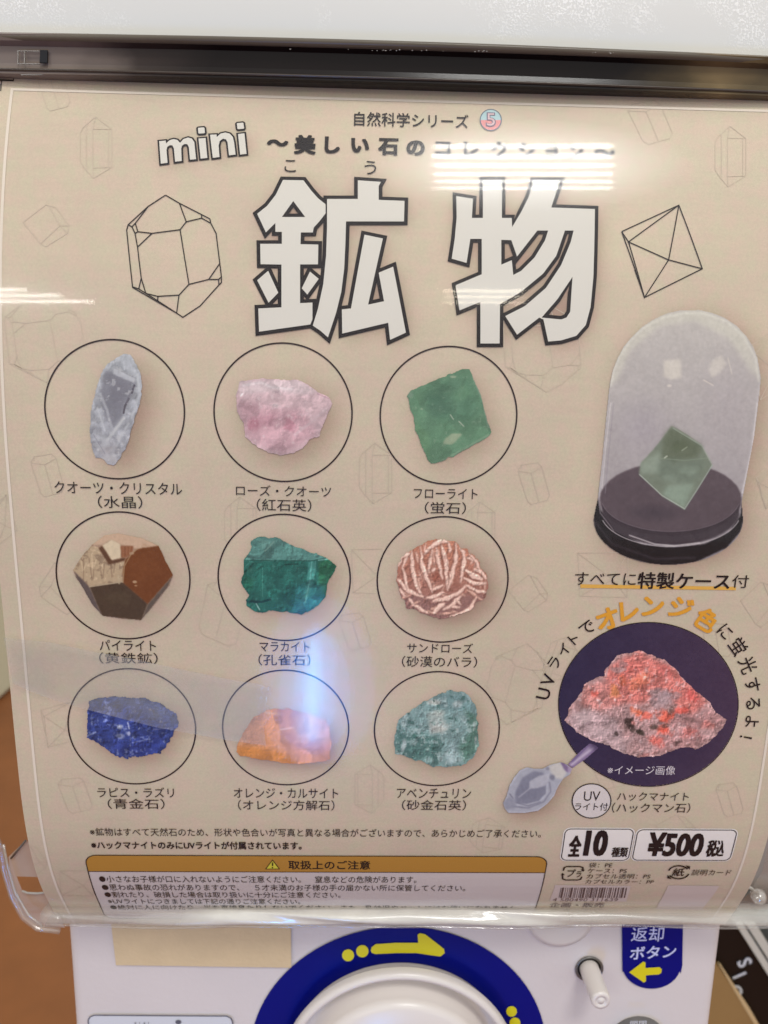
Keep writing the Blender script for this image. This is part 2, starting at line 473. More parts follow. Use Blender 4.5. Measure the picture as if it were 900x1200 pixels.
# ------------------------------------------------------------------ the capsule machine
YP = 0.037
M_WHITE = mat('white_plastic', (211, 203, 201), 0.40, 0.5, bump=0.10, bscale=420, vary=0.07, vscale=22)
M_DIAL = mat('dial_plastic', (216, 208, 202), 0.3, 0.5)
M_BLUE = mat('blue_sticker', (0, 10, 112), 0.4, 0.2, vary=0.05, vscale=80)
M_YEL = mat('yellow_ink', (214, 200, 30), 0.4, 0.4)
M_GREY = mat('grey_metal', (120, 118, 116), 0.35, 0.5, metal=0.6)

machine = thing('capsule_machine', 'white capsule vending machine with a smoky rail, clear bulging display cover and blue-ringed dial', 'capsule machine')
link('front_panel', bm_mesh('front_panel', box_bm(-0.1287, 0.1541, YP, 0.30, -0.60, 0.14, 0.005, 4), True), machine, M_WHITE)

# upper housing: worn white plastic above the rail
M_HOUSE = bpy.data.materials.new('worn_white_plastic'); M_HOUSE.use_nodes = True
def _house(m):
    n = m.node_tree.nodes; l = m.node_tree.links; p = n['Principled BSDF']
    t = n.new('ShaderNodeTexCoord')
    z = n.new('ShaderNodeTexNoise'); z.inputs['Scale'].default_value = 14; z.inputs['Detail'].default_value = 8; z.inputs['Roughness'].default_value = 0.7
    g = n.new('ShaderNodeTexNoise'); g.inputs['Scale'].default_value = 1500; g.inputs['Detail'].default_value = 5
    m1 = n.new('ShaderNodeMapRange'); m1.inputs[1].default_value = 0.50; m1.inputs[2].default_value = 0.60
    m2 = n.new('ShaderNodeMapRange'); m2.inputs[1].default_value = 0.50; m2.inputs[2].default_value = 0.58
    mu = n.new('ShaderNodeMath'); mu.operation = 'MULTIPLY'
    sp = n.new('ShaderNodeSeparateXYZ'); zz = n.new('ShaderNodeMapRange'); zz.inputs[1].default_value = 0.160; zz.inputs[2].default_value = 0.168
    mu2 = n.new('ShaderNodeMath'); mu2.operation = 'MULTIPLY'
    mx = n.new('ShaderNodeMix'); mx.data_type = 'RGBA'; mx.inputs[6].default_value = (*lin((214, 214, 209)), 1); mx.inputs[7].default_value = (*lin((236, 236, 232)), 1)
    b = n.new('ShaderNodeBump'); b.inputs['Strength'].default_value = 0.25; b.inputs['Distance'].default_value = 0.0003
    l.new(t.outputs['Object'], z.inputs['Vector']); l.new(t.outputs['Object'], g.inputs['Vector']); l.new(t.outputs['Object'], sp.inputs[0])
    l.new(z.outputs['Fac'], m1.inputs[0]); l.new(g.outputs['Fac'], m2.inputs[0]); l.new(sp.outputs['Z'], zz.inputs[0])
    l.new(m1.outputs[0], mu.inputs[0]); l.new(m2.outputs[0], mu.inputs[1]); l.new(mu.outputs[0], mu2.inputs[0]); l.new(zz.outputs[0], mu2.inputs[1])
    l.new(mu2.outputs[0], mx.inputs[0]); l.new(mx.outputs[2], p.inputs['Base Color'])
    l.new(mu2.outputs[0], b.inputs['Height']); l.new(b.outputs[0], p.inputs['Normal'])
    p.inputs['Roughness'].default_value = 0.42
_house(M_HOUSE)
xs = np.linspace(-0.17, 0.19, 49)
prof = [(0.30, 0.30), (0.0235, 0.30)] + [(0.0250-0.0015*math.cos(R(a)), 0.1601-0.0015*math.sin(R(a))) for a in range(0, 91, 15)] + [(0.30, 0.1586)]
link('upper_housing', bm_mesh('upper_housing', sweep_x(prof, xs, 0.0034), True), machine, M_HOUSE)

# display cover: smoky rail, clear bulging sheet, bottom lip, corner bracket
M_RAIL = mat('smoky_plastic', (30, 24, 23), 0.16, 0.18)
def _rail(m):
    # tinted plastic: paler, blotchy patches at both ends where the clear moulding is thin
    n = m.node_tree.nodes; l = m.node_tree.links; p = n['Principled BSDF']
    t = n.new('ShaderNodeTexCoord'); sp = n.new('ShaderNodeSeparateXYZ'); nz = n.new('ShaderNodeTexNoise'); nz.inputs['Scale'].default_value = 38; nz.inputs['Detail'].default_value = 4
    mp = n.new('ShaderNodeMapping'); mp.inputs['Scale'].default_value = (1, 1, 2.2)
    ma = n.new('ShaderNodeMath'); ma.operation = 'MULTIPLY_ADD'; ma.inputs[1].default_value = 0.03
    mr_ = n.new('ShaderNodeMapRange'); mr_.inputs[1].default_value = -0.135+0.015; mr_.inputs[2].default_value = 0.135+0.015
    cr = n.new('ShaderNodeValToRGB'); e_ = cr.color_ramp.elements
    e_[0].position = 0.0; e_[0].color = (*lin((128, 117, 110)), 1); e_[1].position = 1.0; e_[1].color = (*lin((90, 78, 58)), 1)
    for pos, c in ((0.13, (118, 106, 98)), (0.19, (60, 51, 47)), (0.30, (30, 24, 23)), (0.78, (26, 21, 20)), (0.86, (80, 68, 48)), (0.90, (118, 100, 70)), (0.95, (84, 72, 52))):
        q = e_.new(pos); q.color = (*lin(c), 1)
    l.new(t.outputs['Object'], sp.inputs[0]); l.new(t.outputs['Object'], mp.inputs[0]); l.new(mp.outputs[0], nz.inputs['Vector'])
    l.new(nz.outputs['Fac'], ma.inputs[0]); l.new(sp.outputs['X'], ma.inputs[2]); l.new(ma.outputs[0], mr_.inputs[0]); l.new(mr_.outputs[0], cr.inputs[0]); l.new(cr.outputs[0], p.inputs['Base Color'])
_rail(M_RAIL)
prof = [(0.030, 0.1583), (0.0185, 0.1583), (0.0172, 0.1580), (0.0162, 0.1572), (0.0170, 0.1556), (0.0192, 0.1548), (0.0196, 0.1500),
        (0.0192, 0.1482), (0.0180, 0.1478), (0.0178, 0.1464), (0.0195, 0.1461), (0.030, 0.1461)]
rail = link('top_rail', bm_mesh('top_rail', sweep_x(prof, np.linspace(-0.15, 0.17, 45), 0.0022)), machine, M_RAIL)
M_SMOKE = mat('smoky_tab', (84, 76, 70), 0.25, 0.5, vary=0.2, vscale=120)
M_SMOKE2 = mat('olive_smoke', (96, 82, 58), 0.3, 0.5, vary=0.3, vscale=45)
M_SLOT = mat('dark_slot', (14, 14, 22), 0.5, 0.3)
M_EDGE = mat('moulded_edge', (98, 90, 83), 0.25, 0.5)
def rail_plate(name, pts, Y, m, parent, thick=0.0006):
    p = ppix(pts, Y); bm = bmesh.new()
    f = bm.faces.new([bm.verts.new((a, Y+0.0022*(a/0.125)**2, b)) for a, b in p])
    ex = bmesh.ops.extrude_face_region(bm, geom=[f])
    for v in [g for g in ex['geom'] if isinstance(g, bmesh.types.BMVert)]: v.co.y += thick
    bmesh.ops.recalc_face_normals(bm, faces=bm.faces)
    return link(name, bm_mesh(name, bm), parent, m)
rail_plate('latch_slot', [(44.5, 56), (53, 56.2), (52.5, 71), (43.5, 70.5)], 0.0182, M_SLOT, rail)
for a in ([(17, 56), (44, 56.5), (44, 57.6), (17, 57)], [(17, 57), (18.2, 57), (18.2, 72), (17, 72)], [(17, 71), (44, 71.8), (44, 72.8), (17, 72.2)], [(25, 57.4), (26.2, 57.4), (26.2, 71.5), (25, 71.5)],
          [(21, 84), (47, 84), (47, 85.6), (21, 85.4)]):
    rail_plate('latch_edge', a, 0.0180, M_EDGE, rail, 0.0003)
# pale beads stand in for the speckled highlight line along the rail
M_RIM = mat('smoky_rim', (92, 84, 72), 0.3, 0.3, vary=0.25, vscale=30)  # paler colour carries the lit look of the translucent top bevel
link('rail_rim', bm_mesh('rail_rim', sweep_x([(0.020, 0.1583), (0.0172, 0.1582), (0.0156, 0.1575), (0.0153, 0.1567), (0.0160, 0.1556), (0.020, 0.1554)], np.linspace(-0.15, 0.17, 45), 0.0034), True), rail, M_RIM)
link('rail_foot', bm_mesh('rail_foot', sweep_x([(0.020, 0.1479), (0.0174, 0.1478), (0.0172, 0.1474), (0.0176, 0.1471), (0.020, 0.1471)], np.linspace(-0.15, 0.17, 45), 0.0022), True), rail, mat('smoky_foot', (70, 62, 55), 0.2, 0.5))
rg = random.Random(5); bm = bmesh.new()
M_BEAD = mat('highlight_bead', (172, 170, 164), 0.2, 0.6)
bead = bmesh.new()
for k in range(30):
    x = rg.choice([rg.uniform(340, 540), rg.uniform(440, 500), rg.uniform(550, 572), rg.uniform(672, 722)])
    y = 58.5+(x-450)*0.012+rg.uniform(-0.5, 0.9)
    w_ = on_plane(x, y, 0.0158); r = rg.uniform(0.00008, 0.00022)
    bmesh.ops.create_icosphere(bead, subdivisions=1, radius=r, matrix=Matrix.Translation(Vector(w_)) @ Matrix.Diagonal((rg.uniform(1, 2.2), 1, 0.7, 1)))
o = link('highlight_bead', bm_mesh('highlight_bead', bead, True), rail, M_BEAD); o['kind'] = 'stuff'

def mat_clear():
    m = bpy.data.materials.new('clear_cover'); m.use_nodes = True
    n = m.node_tree.nodes; l = m.node_tree.links; n.clear()
    out = n.new('ShaderNodeOutputMaterial'); tr = n.new('ShaderNodeBsdfTransparent'); tr.inputs[0].default_value = (0.975, 0.965, 0.95, 1)
    fr = n.new('ShaderNodeFresnel'); fr.inputs['IOR'].default_value = 1.5
    mk = n.new('ShaderNodeMath'); mk.operation = 'MULTIPLY'; mk.inputs[1].default_value = 0.85
    ge = n.new('ShaderNodeNewGeometry'); io = n.new('ShaderNodeMapRange'); io.inputs[3].default_value = 1.5; io.inputs[4].default_value = 1/1.5
    l.new(ge.outputs['Backfacing'], io.inputs[0]); l.new(io.outputs[0], fr.inputs['IOR'])   # same reflectance seen from either side
    t = n.new('ShaderNodeTexCoord')
    # fine wear: mostly vertical rub marks plus slow waviness of the moulded sheet
    mp = n.new('ShaderNodeMapping'); mp.inputs['Scale'].default_value = (1.0, 1.0, 0.22)
    nz = n.new('ShaderNodeTexNoise'); nz.inputs['Scale'].default_value = 620; nz.inputs['Detail'].default_value = 4
    nw = n.new('ShaderNodeTexNoise'); nw.inputs['Scale'].default_value = 40; nw.inputs['Detail'].default_value = 2
    ad = n.new('ShaderNodeMath'); ad.operation = 'MULTIPLY_ADD'; ad.inputs[1].default_value = 0.16
    b = n.new('ShaderNodeBump'); b.inputs['Strength'].default_value = 0.05; b.inputs['Distance'].default_value = 0.0006
    l.new(t.outputs['Object'], mp.inputs[0]); l.new(mp.outputs[0], nz.inputs['Vector']); l.new(t.outputs['Object'], nw.inputs['Vector'])
    l.new(nz.outputs['Fac'], ad.inputs[0]); l.new(nw.outputs['Fac'], ad.inputs[2]); l.new(ad.outputs[0], b.inputs['Height'])
    g = []
    for rr in (0.042, 0.15, 0.36):
        q = n.new('ShaderNodeBsdfGlossy'); q.inputs['Roughness'].default_value = rr; l.new(b.outputs[0], q.inputs['Normal']); g.append(q)
    a1 = n.new('ShaderNodeMixShader'); a1.inputs[0].default_value = 0.38; l.new(g[0].outputs[0], a1.inputs[1]); l.new(g[1].outputs[0], a1.inputs[2])
    a2 = n.new('ShaderNodeMixShader'); a2.inputs[0].default_value = 0.22; l.new(a1.outputs[0], a2.inputs[1]); l.new(g[2].outputs[0], a2.inputs[2])
    mx = n.new('ShaderNodeMixShader')
    l.new(fr.outputs[0], mk.inputs[0]); l.new(mk.outputs[0], mx.inputs[0]); l.new(tr.outputs[0], mx.inputs[1]); l.new(a2.outputs[0], mx.inputs[2]); l.new(mx.outputs[0], out.inputs[0])
    return m
M_CLEAR = mat_clear()
def mat_frost(name, rgb, opa, rough=0.25, vary=0.0, vscale=30, gloss=0.12):
    m = bpy.data.materials.new(name); m.use_nodes = True
    n = m.node_tree.nodes; l = m.node_tree.links; n.clear()
    out = n.new('ShaderNodeOutputMaterial'); tr = n.new('ShaderNodeBsdfTransparent'); df = n.new('ShaderNodeBsdfDiffuse'); gl = n.new('ShaderNodeBsdfGlossy')
    df.inputs[0].default_value = (*lin(rgb), 1); gl.inputs['Roughness'].default_value = rough
    a = n.new('ShaderNodeMixShader'); b = n.new('ShaderNodeMixShader')
    a.inputs[0].default_value = opa; b.inputs[0].default_value = gloss
    if vary:
        t = n.new('ShaderNodeTexCoord'); z = n.new('ShaderNodeTexNoise'); z.inputs['Scale'].default_value = vscale; z.inputs['Detail'].default_value = 6
        r_ = n.new('ShaderNodeMapRange'); r_.inputs[1].default_value = 0.35; r_.inputs[2].default_value = 0.65
        r_.inputs[3].default_value = opa-vary; r_.inputs[4].default_value = opa+vary
        l.new(t.outputs['Object'], z.inputs['Vector']); l.new(z.outputs['Fac'], r_.inputs[0]); l.new(r_.outputs[0], a.inputs[0])
    l.new(tr.outputs[0], a.inputs[1]); l.new(df.outputs[0], a.inputs[2]); l.new(a.outputs[0], b.inputs[1]); l.new(gl.outputs[0], b.inputs[2]); l.new(b.outputs[0], out.inputs[0])
    return m
def sheet(u0, u1, s0, s1, du, dsx, off, name):
    us = np.linspace(u0, u1, int((u1-u0)/du)+2); ss = np.linspace(s0, s1, int((s1-s0)/dsx)+2)
    U, S_ = np.meshgrid(us, ss); P = surf(U, S_, off).reshape(-1, 3); nu, ns = len(us), len(ss)
    a = (np.arange(ns-1)[:, None]*nu+np.arange(nu-1)[None]).ravel()
    return U, S_, P, np.stack([a, a+nu, a+nu+1, a+1], -1)
U, S_, P, Q = sheet(-0.1345, 0.156, -0.1500, 0.1590, 0.01, 0.003, 0.0016, 'x')
cover = link('display_cover', grid_mesh('display_cover', P, Q), machine, M_CLEAR)

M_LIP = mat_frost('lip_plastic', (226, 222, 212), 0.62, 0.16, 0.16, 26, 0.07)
def _lip(m):  # opacity ramp along x: whiter middle paints in the lip's lit stretch
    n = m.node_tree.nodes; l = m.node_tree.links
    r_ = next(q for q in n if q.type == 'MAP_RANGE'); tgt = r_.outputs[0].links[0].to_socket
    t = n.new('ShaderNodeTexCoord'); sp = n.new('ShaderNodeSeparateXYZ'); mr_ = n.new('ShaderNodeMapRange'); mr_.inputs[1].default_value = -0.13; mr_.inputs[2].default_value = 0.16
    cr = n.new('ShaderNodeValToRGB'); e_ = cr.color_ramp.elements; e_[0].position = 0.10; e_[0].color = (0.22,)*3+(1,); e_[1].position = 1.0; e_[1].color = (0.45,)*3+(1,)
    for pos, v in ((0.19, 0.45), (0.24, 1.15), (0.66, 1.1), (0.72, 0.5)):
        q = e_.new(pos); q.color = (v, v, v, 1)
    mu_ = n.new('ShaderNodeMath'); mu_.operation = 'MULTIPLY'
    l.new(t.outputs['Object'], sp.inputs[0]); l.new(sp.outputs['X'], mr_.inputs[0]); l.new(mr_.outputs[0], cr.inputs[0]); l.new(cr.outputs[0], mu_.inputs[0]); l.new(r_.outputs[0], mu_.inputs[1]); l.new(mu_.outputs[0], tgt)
_lip(M_LIP)
M_PEG = mat_frost('peg_plastic', (214, 208, 200), 0.4, 0.12, 0.1, 60, 0.2)
M_LIPD = mat_frost('lip_smoke', (120, 100, 90), 0.40, 0.10, 0.12, 40, 0.18)
M_WALL = mat_frost('clear_moulding', (190, 180, 172), 0.18, 0.12, 0.06, 60, 0.11)
def lip_prof(y0, z0, z1, d):
    h = (z0-z1)/2; zc = (z0+z1)/2
    return [(y0+d*0.5-d*0.5*math.cos(R(a)), zc+h*math.sin(R(a))) for a in range(-90, 91, 18)]+[(y0+d*1.4, zc+h*0.6), (y0+d*1.4, zc-h*0.6)]
wobf = lambda x, i: 0.0006*math.sin(x*55+i*0.7)+0.0004*math.sin(x*140+i)
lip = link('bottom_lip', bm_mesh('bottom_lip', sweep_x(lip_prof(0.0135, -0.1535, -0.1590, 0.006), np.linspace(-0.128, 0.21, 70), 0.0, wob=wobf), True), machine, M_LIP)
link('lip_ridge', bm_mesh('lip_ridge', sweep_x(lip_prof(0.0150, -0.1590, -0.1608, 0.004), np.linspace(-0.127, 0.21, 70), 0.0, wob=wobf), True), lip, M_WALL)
# left end of the lip: clear curved wall and corner bracket with a slot
def P3(x, y, Y): return tuple(on_plane(x, y, Y))
wall = link('corner_wall', bm_mesh('corner_wall', tube_bm([P3(-6, 978, .016), P3(0, 992, .0155), P3(5, 1020, .015), P3(14, 1050, .0145), P3(27, 1075, .014), P3(44, 1088, .0138), P3(70, 1091, .0138)], 0.0011), True), machine, M_WALL)
link('wall_ridge', bm_mesh('wall_ridge', tube_bm([P3(4, 990, .018), P3(9, 1015, .018), P3(18, 1046, .0175), P3(33, 1072, .017), P3(50, 1086, .0165)], 0.0005), True), wall, M_PEG)
M_BRK = mat_frost('bracket_plastic', (190, 172, 160), 0.72, 0.2, 0.08, 60, 0.10)
YB = 0.0215
fb = Flat()
fb.poly([[tuple(q) for q in ppix([(31, 984), (10, 1004), (13, 1040), (26, 1072), (44, 1086), (76, 1087), (66, 1062), (56, 1030), (44, 1000)], YB)],
         [tuple(q) for q in ppix([(19.5, 1027), (27, 1046), (57, 1045), (52, 1028)], YB)]])
brk = fb.build('corner_bracket', M_BRK, machine, 0.0, fn=plane_fn(YB))
link('slot_highlight', bm_mesh('slot_highlight', tube_bm([P3(26, 1044, YB-.001), P3(32, 1046.5, YB-.001), P3(44, 1047, YB-.001), P3(56, 1045.5, YB-.001)], 0.0004), True), brk, M_BEAD)  # pale tube painted in as the highlight below the slot
link('bracket_rib', bm_mesh('bracket_rib', tube_bm([P3(13, 1006, YB-.001), P3(30, 985, YB-.001)], 0.0004), True), brk, M_SMOKE)
# right end: clear moulding with a little moulded peg
M_WALLG = mat_frost('clear_grey_moulding', (150, 142, 136), 0.35, 0.12, 0.1, 50, 0.16)
fb = Flat(); fb.poly([tuple(q) for q in ppix([(902, 985), (893, 1022), (876, 1048), (858, 1066), (930, 1064), (930, 985)], 0.027)])
fb.build('side_moulding', M_WALLG, machine, 0.0, fn=plane_fn(0.027))
link('moulding_peg', bm_mesh('moulding_peg', tube_bm([P3(889, 1050, .026), P3(889, 1051, .022), P3(889, 1051.5, .020)], [0.0030, 0.0030, 0.0022], 20), True), machine, M_PEG)
link('moulding_highlight', bm_mesh('moulding_highlight', tube_bm([P3(872, 1037, .0255), P3(880, 1041, .0255), P3(889, 1048, .0255)], 0.0007), True), machine, M_BEAD)  # pale tube stands in for a highlight streak on the moulding

# lower front: dial, ring, return button, labels, lock
cw = on_plane(467, 1236, YP); cxd, czd = cw[0], cw[2]
ro = (on_plane(640, 1236, YP)[0]-on_plane(294, 1236, YP)[0])/2
ri = ro*0.775
PF = plane_fn(YP)
fr_ = Flat(); A = np.linspace(0, 2*math.pi, 97)[:-1]
fr_.stroke([(cxd+(ro+ri-.003)/2*math.cos(a), czd+(ro+ri-.003)/2*math.sin(a)) for a in A], ro-ri+.003, True)
ring = fr_.build('dial_ring', M_BLUE, machine, 0.0006, fn=PF)
def flatpart(name, pts, m, parent, off, Y=YP, label=None):
    f = Flat(); f.poly([tuple(q) for q in ppix(pts, Y)]); return f.build(name, m, parent, off, label, fn=plane_fn(Y))
Z = lambda pts: zm(280, 1070, 2.5, pts)
flatpart('turn_arrow', Z([(386, 104), (389, 95), (400, 86), (460, 82), (525, 82), (523, 58), (530, 54), (545, 57), (575, 80), (600, 100), (602, 112), (590, 122), (560, 118), (520, 112), (460, 112), (400, 115), (389, 111)]), M_YEL, ring, 0.0010)
for x, y, r in ((408, 1117.4, 7), (424.6, 1112.6, 7.2), (599, 1183, 6.2), (603, 1196.5, 6.4)):
    flatpart('arrow_dot', arc(x, y, r, 0, 345, 23), M_YEL, ring, 0.0010)
# dial: white bowl with raised rim and a domed knob plate
dl = [(ri*1.005, 0.0), (ri*1.005, 0.0025), (ri*0.985, 0.0042), (ri*0.955, 0.0042), (ri*0.935, 0.002), (ri*0.93, -0.003), (ri*0.86, -0.006), (ri*0.80, -0.005), (ri*0.785, 0.004), (ri*0.77, 0.0065), (ri*0.73, 0.0078), (ri*0.5, 0.0085), (ri*0.25, 0.009), (0, 0.009)]
# hollow behind the dial so that the groove reads
dial = link('dial', bm_mesh('dial', lathe_y([(r, y+0.0065) for r, y in dl], cxd, YP, czd), True), machine, M_DIAL)
gb = box_bm(cxd-ri*0.62, cxd+ri*0.62, YP-0.024, YP-0.0125, czd-0.011, czd+0.011, 0.004, 4)
rotm = Matrix.Translation((cxd, 0, czd)) @ Matrix.Rotation(R(14), 4, 'Y') @ Matrix.Translation((-cxd, 0, -czd))
bmesh.ops.transform(gb, matrix=rotm, verts=gb.verts)
link('dial_handle', bm_mesh('dial_handle', gb, True), dial, M_DIAL)

bw = on_plane(690, 1134, YP)
link('button_collar', bm_mesh('button_collar', lathe_y([(0.0052, 0), (0.0060, 0.0002), (0.0062, 0.0009), (0.0055, 0.0010), (0.0050, 0.0004)], bw[0], YP, bw[2], 40), True), machine, M_GREY)
M_DARK = mat('dark_hole', (28, 26, 26), 0.7, 0.2)
link('button_hole', bm_mesh('button_hole', lathe_y([(0.0051, 0.0005), (0, 0.0005)], bw[0], YP, bw[2], 40)), machine, M_DARK)
btn = link('return_button', bm_mesh('return_button', lathe_y([(0.0042, 0.0), (0.0041, 0.0165), (0.0037, 0.0175), (0.0022, 0.0176), (0.0020, 0.0172), (0.0014, 0.0172), (0.0012, 0.0176), (0, 0.0176)], bw[0], YP, bw[2], 40), True), machine, M_DIAL)
bo = on_plane(655, 1092, YP)
link('round_boss', bm_mesh('round_boss', lathe_y([(0.0150, 0), (0.0145, 0.0016), (0.0120, 0.0024), (0.0085, 0.0014), (0, 0.0012)], bo[0], YP, bo[2]+0.0085, 48), True), machine, M_DIAL)

lab = flatpart('return_label', [(728, 1074), (800, 1073), (799, 1130), (797, 1140)]+arc(763, 1130, 34, 15, 165, 14, 27.5)+[(729, 1138)], M_BLUE, machine, 0.0006)
def plane_text(name, txt, xl, yl, xr, yr, h, m, parent, off, Y=YP, bold=0.0):
    V, Fc = glyphs(txt, bold); lo = V.min(0); hi = V.max(0); N = (V-lo)/(hi-lo)
    a = on_plane(xl, yl, Y); b = on_plane(xr, yr, Y); t = on_plane((xl+xr)/2, (yl+yr)/2-h/2, Y); d = on_plane((xl+xr)/2, (yl+yr)/2+h/2, Y)
    U = a[0]+N[:, 0]*(b[0]-a[0]); S_ = a[2]+N[:, 0]*(b[2]-a[2])+(N[:, 1]-0.5)*(t[2]-d[2])
    f = Flat(); f.add(np.stack([U, S_], -1), Fc); return f.build(name, m, parent, off, fn=plane_fn(Y))
M_LILAC = mat('pale_lettering', (196, 200, 236), 0.5, 0.3)
plane_text('label_text', '返却', 739, 1093, 777, 1093, 17, M_LILAC, lab, 0.0009, bold=0.006)
plane_text('label_text', 'ボタン', 737.5, 1115.5, 791.5, 1112.5, 15, M_LILAC, lab, 0.0009, bold=0.018)
flatpart('label_arrow', [(736.5, 1137.5), (753, 1125), (755.5, 1126), (755.5, 1132.5), (772, 1131.5), (774.5, 1134), (774, 1138), (771, 1140), (756, 1141), (756, 1148), (753.5, 1149.5)], M_YEL, lab, 0.0009)

M_STK = mat('sticker_paper', (206, 208, 214), 0.5, 0.3)
M_STKL = mat('sticker_line', (92, 92, 104), 0.5, 0.3)
stk = flatpart('instruction_sticker', [(104, 1194), (106, 1190), (111, 1188), (266, 1189), (271, 1191.5), (273, 1196), (276, 1290), (112, 1290)], M_STK, machine, 0.0005)
f = Flat(); f.stroke([tuple(q) for q in ppix([(112, 1290), (104, 1194), (106, 1190), (111, 1188), (266, 1189), (271, 1191.5), (273, 1196), (276, 1290)], YP)], 0.0005)
f.build('sticker_border', M_STKL, stk, 0.0008, fn=PF)
plane_text('sticker_text', 'もしもし', 158, 1199.5, 178, 1199.5, 8, M_STKL, stk, 0.0008)
plane_text('sticker_text', '●', 206, 1196, 213, 1196, 5, M_STKL, stk, 0.0008)

lw = on_plane(746, 1219, YP); lr = on_plane(779, 1219, YP)[0]-lw[0]
lock = link('key_lock', bm_mesh('key_lock', lathe_y([(lr, 0), (lr, 0.0035), (lr*0.95, 0.0048), (lr*0.7, 0.0060), (0, 0.0065)], lw[0], YP, lw[2], 48), True), machine, M_GREY)
plane_text('lock_text', '開閉', 738, 1198.5, 757, 1198, 6, M_STK, lock, 0.0005, Y=YP-0.0065)

# ------------------------------------------------------------------ tape on the machine
tape = thing('masking_tape', 'beige masking tape strip stuck on the white panel, left of the blue dial ring', 'tape')
f = Flat(); f.poly([tuple(q) for q in ppix([(130, 1070), (341, 1070), (341.5, 1131.5), (240, 1130), (137, 1128.5)], YP)])
M_TAPE = mat('beige_tape', (208, 186, 150), 0.6, 0.25, vary=0.08, vscale=120, bump=0.2, bscale=500)
f.build('tape_strip', M_TAPE, tape, 0.0012, fn=PF)
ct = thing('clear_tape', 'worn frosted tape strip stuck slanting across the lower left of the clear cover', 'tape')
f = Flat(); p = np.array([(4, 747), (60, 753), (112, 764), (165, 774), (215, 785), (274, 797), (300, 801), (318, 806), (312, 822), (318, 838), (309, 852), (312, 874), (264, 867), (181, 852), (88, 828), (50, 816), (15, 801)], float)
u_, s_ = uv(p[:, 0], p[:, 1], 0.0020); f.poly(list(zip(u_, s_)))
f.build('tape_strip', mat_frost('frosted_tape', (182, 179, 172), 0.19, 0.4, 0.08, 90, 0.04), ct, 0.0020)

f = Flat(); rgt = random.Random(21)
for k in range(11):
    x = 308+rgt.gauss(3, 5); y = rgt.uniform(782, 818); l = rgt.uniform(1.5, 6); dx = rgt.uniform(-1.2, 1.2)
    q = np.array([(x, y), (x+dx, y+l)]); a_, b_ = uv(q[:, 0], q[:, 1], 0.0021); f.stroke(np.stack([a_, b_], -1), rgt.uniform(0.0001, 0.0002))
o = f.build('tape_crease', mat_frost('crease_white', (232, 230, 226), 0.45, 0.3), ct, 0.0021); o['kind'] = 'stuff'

# ------------------------------------------------------------------ neighbours, out of focus
nm = thing('neighbouring_machine', 'black-fronted machine with white letters and bright steel rails, right behind the white panel', 'vending machine')
YN = 0.30
fnN = plane_fn(YN)
M_BLACK = mat('black_panel', (12, 11, 12), 0.35, 0.4)
M_STEEL = mat('steel_rail', (214, 218, 210), 0.25, 0.6, metal=0.3)
M_DGREY = mat('dark_grey_panel', (66, 72, 72), 0.5, 0.4)
def slab(name, pts, m, parent, Y, th=0.01):
    p = ppix(pts, Y); bm = bmesh.new(); f = bm.faces.new([bm.verts.new((a, Y, b)) for a, b in p])
    ex = bmesh.ops.extrude_face_region(bm, geom=[f])
    for v in [g for g in ex['geom'] if isinstance(g, bmesh.types.BMVert)]: v.co.y += th
    bmesh.ops.recalc_face_normals(bm, faces=bm.faces)
    return link(name, bm_mesh(name, bm), parent, m)
sp_ = slab('sign_panel', [(800, 1040), (862, 1080), (905, 1148), (985, 1300), (900, 1300), (838, 1128)], M_BLACK, nm, YN)
def sign_char(ch, x, y, size, rot, m=None, k=1.0):
    V, Fc = glyphs(ch, 0.02); c = (V.min(0)+V.max(0))/2; N = V-c
    w_ = on_plane(x, y, YN); sc = size/F*(0.66); a = R(rot)
    X = N[:, 0]*math.cos(a)+N[:, 1]*math.sin(a); Y_ = -N[:, 0]*math.sin(a)+N[:, 1]*math.cos(a)
    f = Flat(); f.add(np.stack([w_[0]+X*sc, w_[2]+Y_*sc], -1), Fc); f.build('sign_letter', M_STK, sp_, 0.001, fn=fnN)
for ch, x, y in (('S', 872, 1127), ('I', 866, 1142), ('O', 861, 1161)): sign_char(ch, x, y, 22, 62)
slab('steel_rail', [(864, 1086), (873, 1086), (915, 1152), (915, 1166)], M_STEEL, nm, YN-0.004, 0.006)
slab('steel_rail', [(876, 1086), (888, 1086), (915, 1130), (915, 1147)], M_STEEL, nm, YN-0.004, 0.006)
slab('side_panel', [(840, 1060), (1000, 1060), (1000, 1300), (905, 1148)], M_DGREY, nm, YN+0.012, 0.02)
slab('upper_panel', [(840, 900), (1100, 900), (1100, 1082), (840, 1082)], mat('grey_panel', (148, 140, 134), 0.5, 0.4, vary=0.1, vscale=20), nm, YN+0.04, 0.02)
cb = thing('cardboard_box', 'brown cardboard box below the black sign panel, beside the white machine', 'box')
slab('box_side', [(815, 1110), (843, 1134), (868, 1172), (905, 1235), (905, 1300), (800, 1300)], mat('cardboard', (150, 118, 74), 0.8, 0.2, vary=0.1, vscale=40), cb, YN-0.012, 0.010)
slab('box_edge', [(843, 1131), (846, 1133), (880, 1184), (905, 1228), (905, 1235), (868, 1174)], mat('cardboard_edge', (196, 168, 124), 0.8, 0.2), cb, YN-0.0125, 0.004)
pc = thing('pale_cabinet', 'pale greenish cabinet standing on the brown floor, left behind the card', 'cabinet')
link('cabinet_body', bm_mesh('cabinet_body', box_bm(-2.6, -0.93, 1.28, 1.9, -0.798, 0.9, 0.02)), pc, mat('pale_green', (206, 204, 176), 0.5, 0.4, vary=0.06, vscale=3))
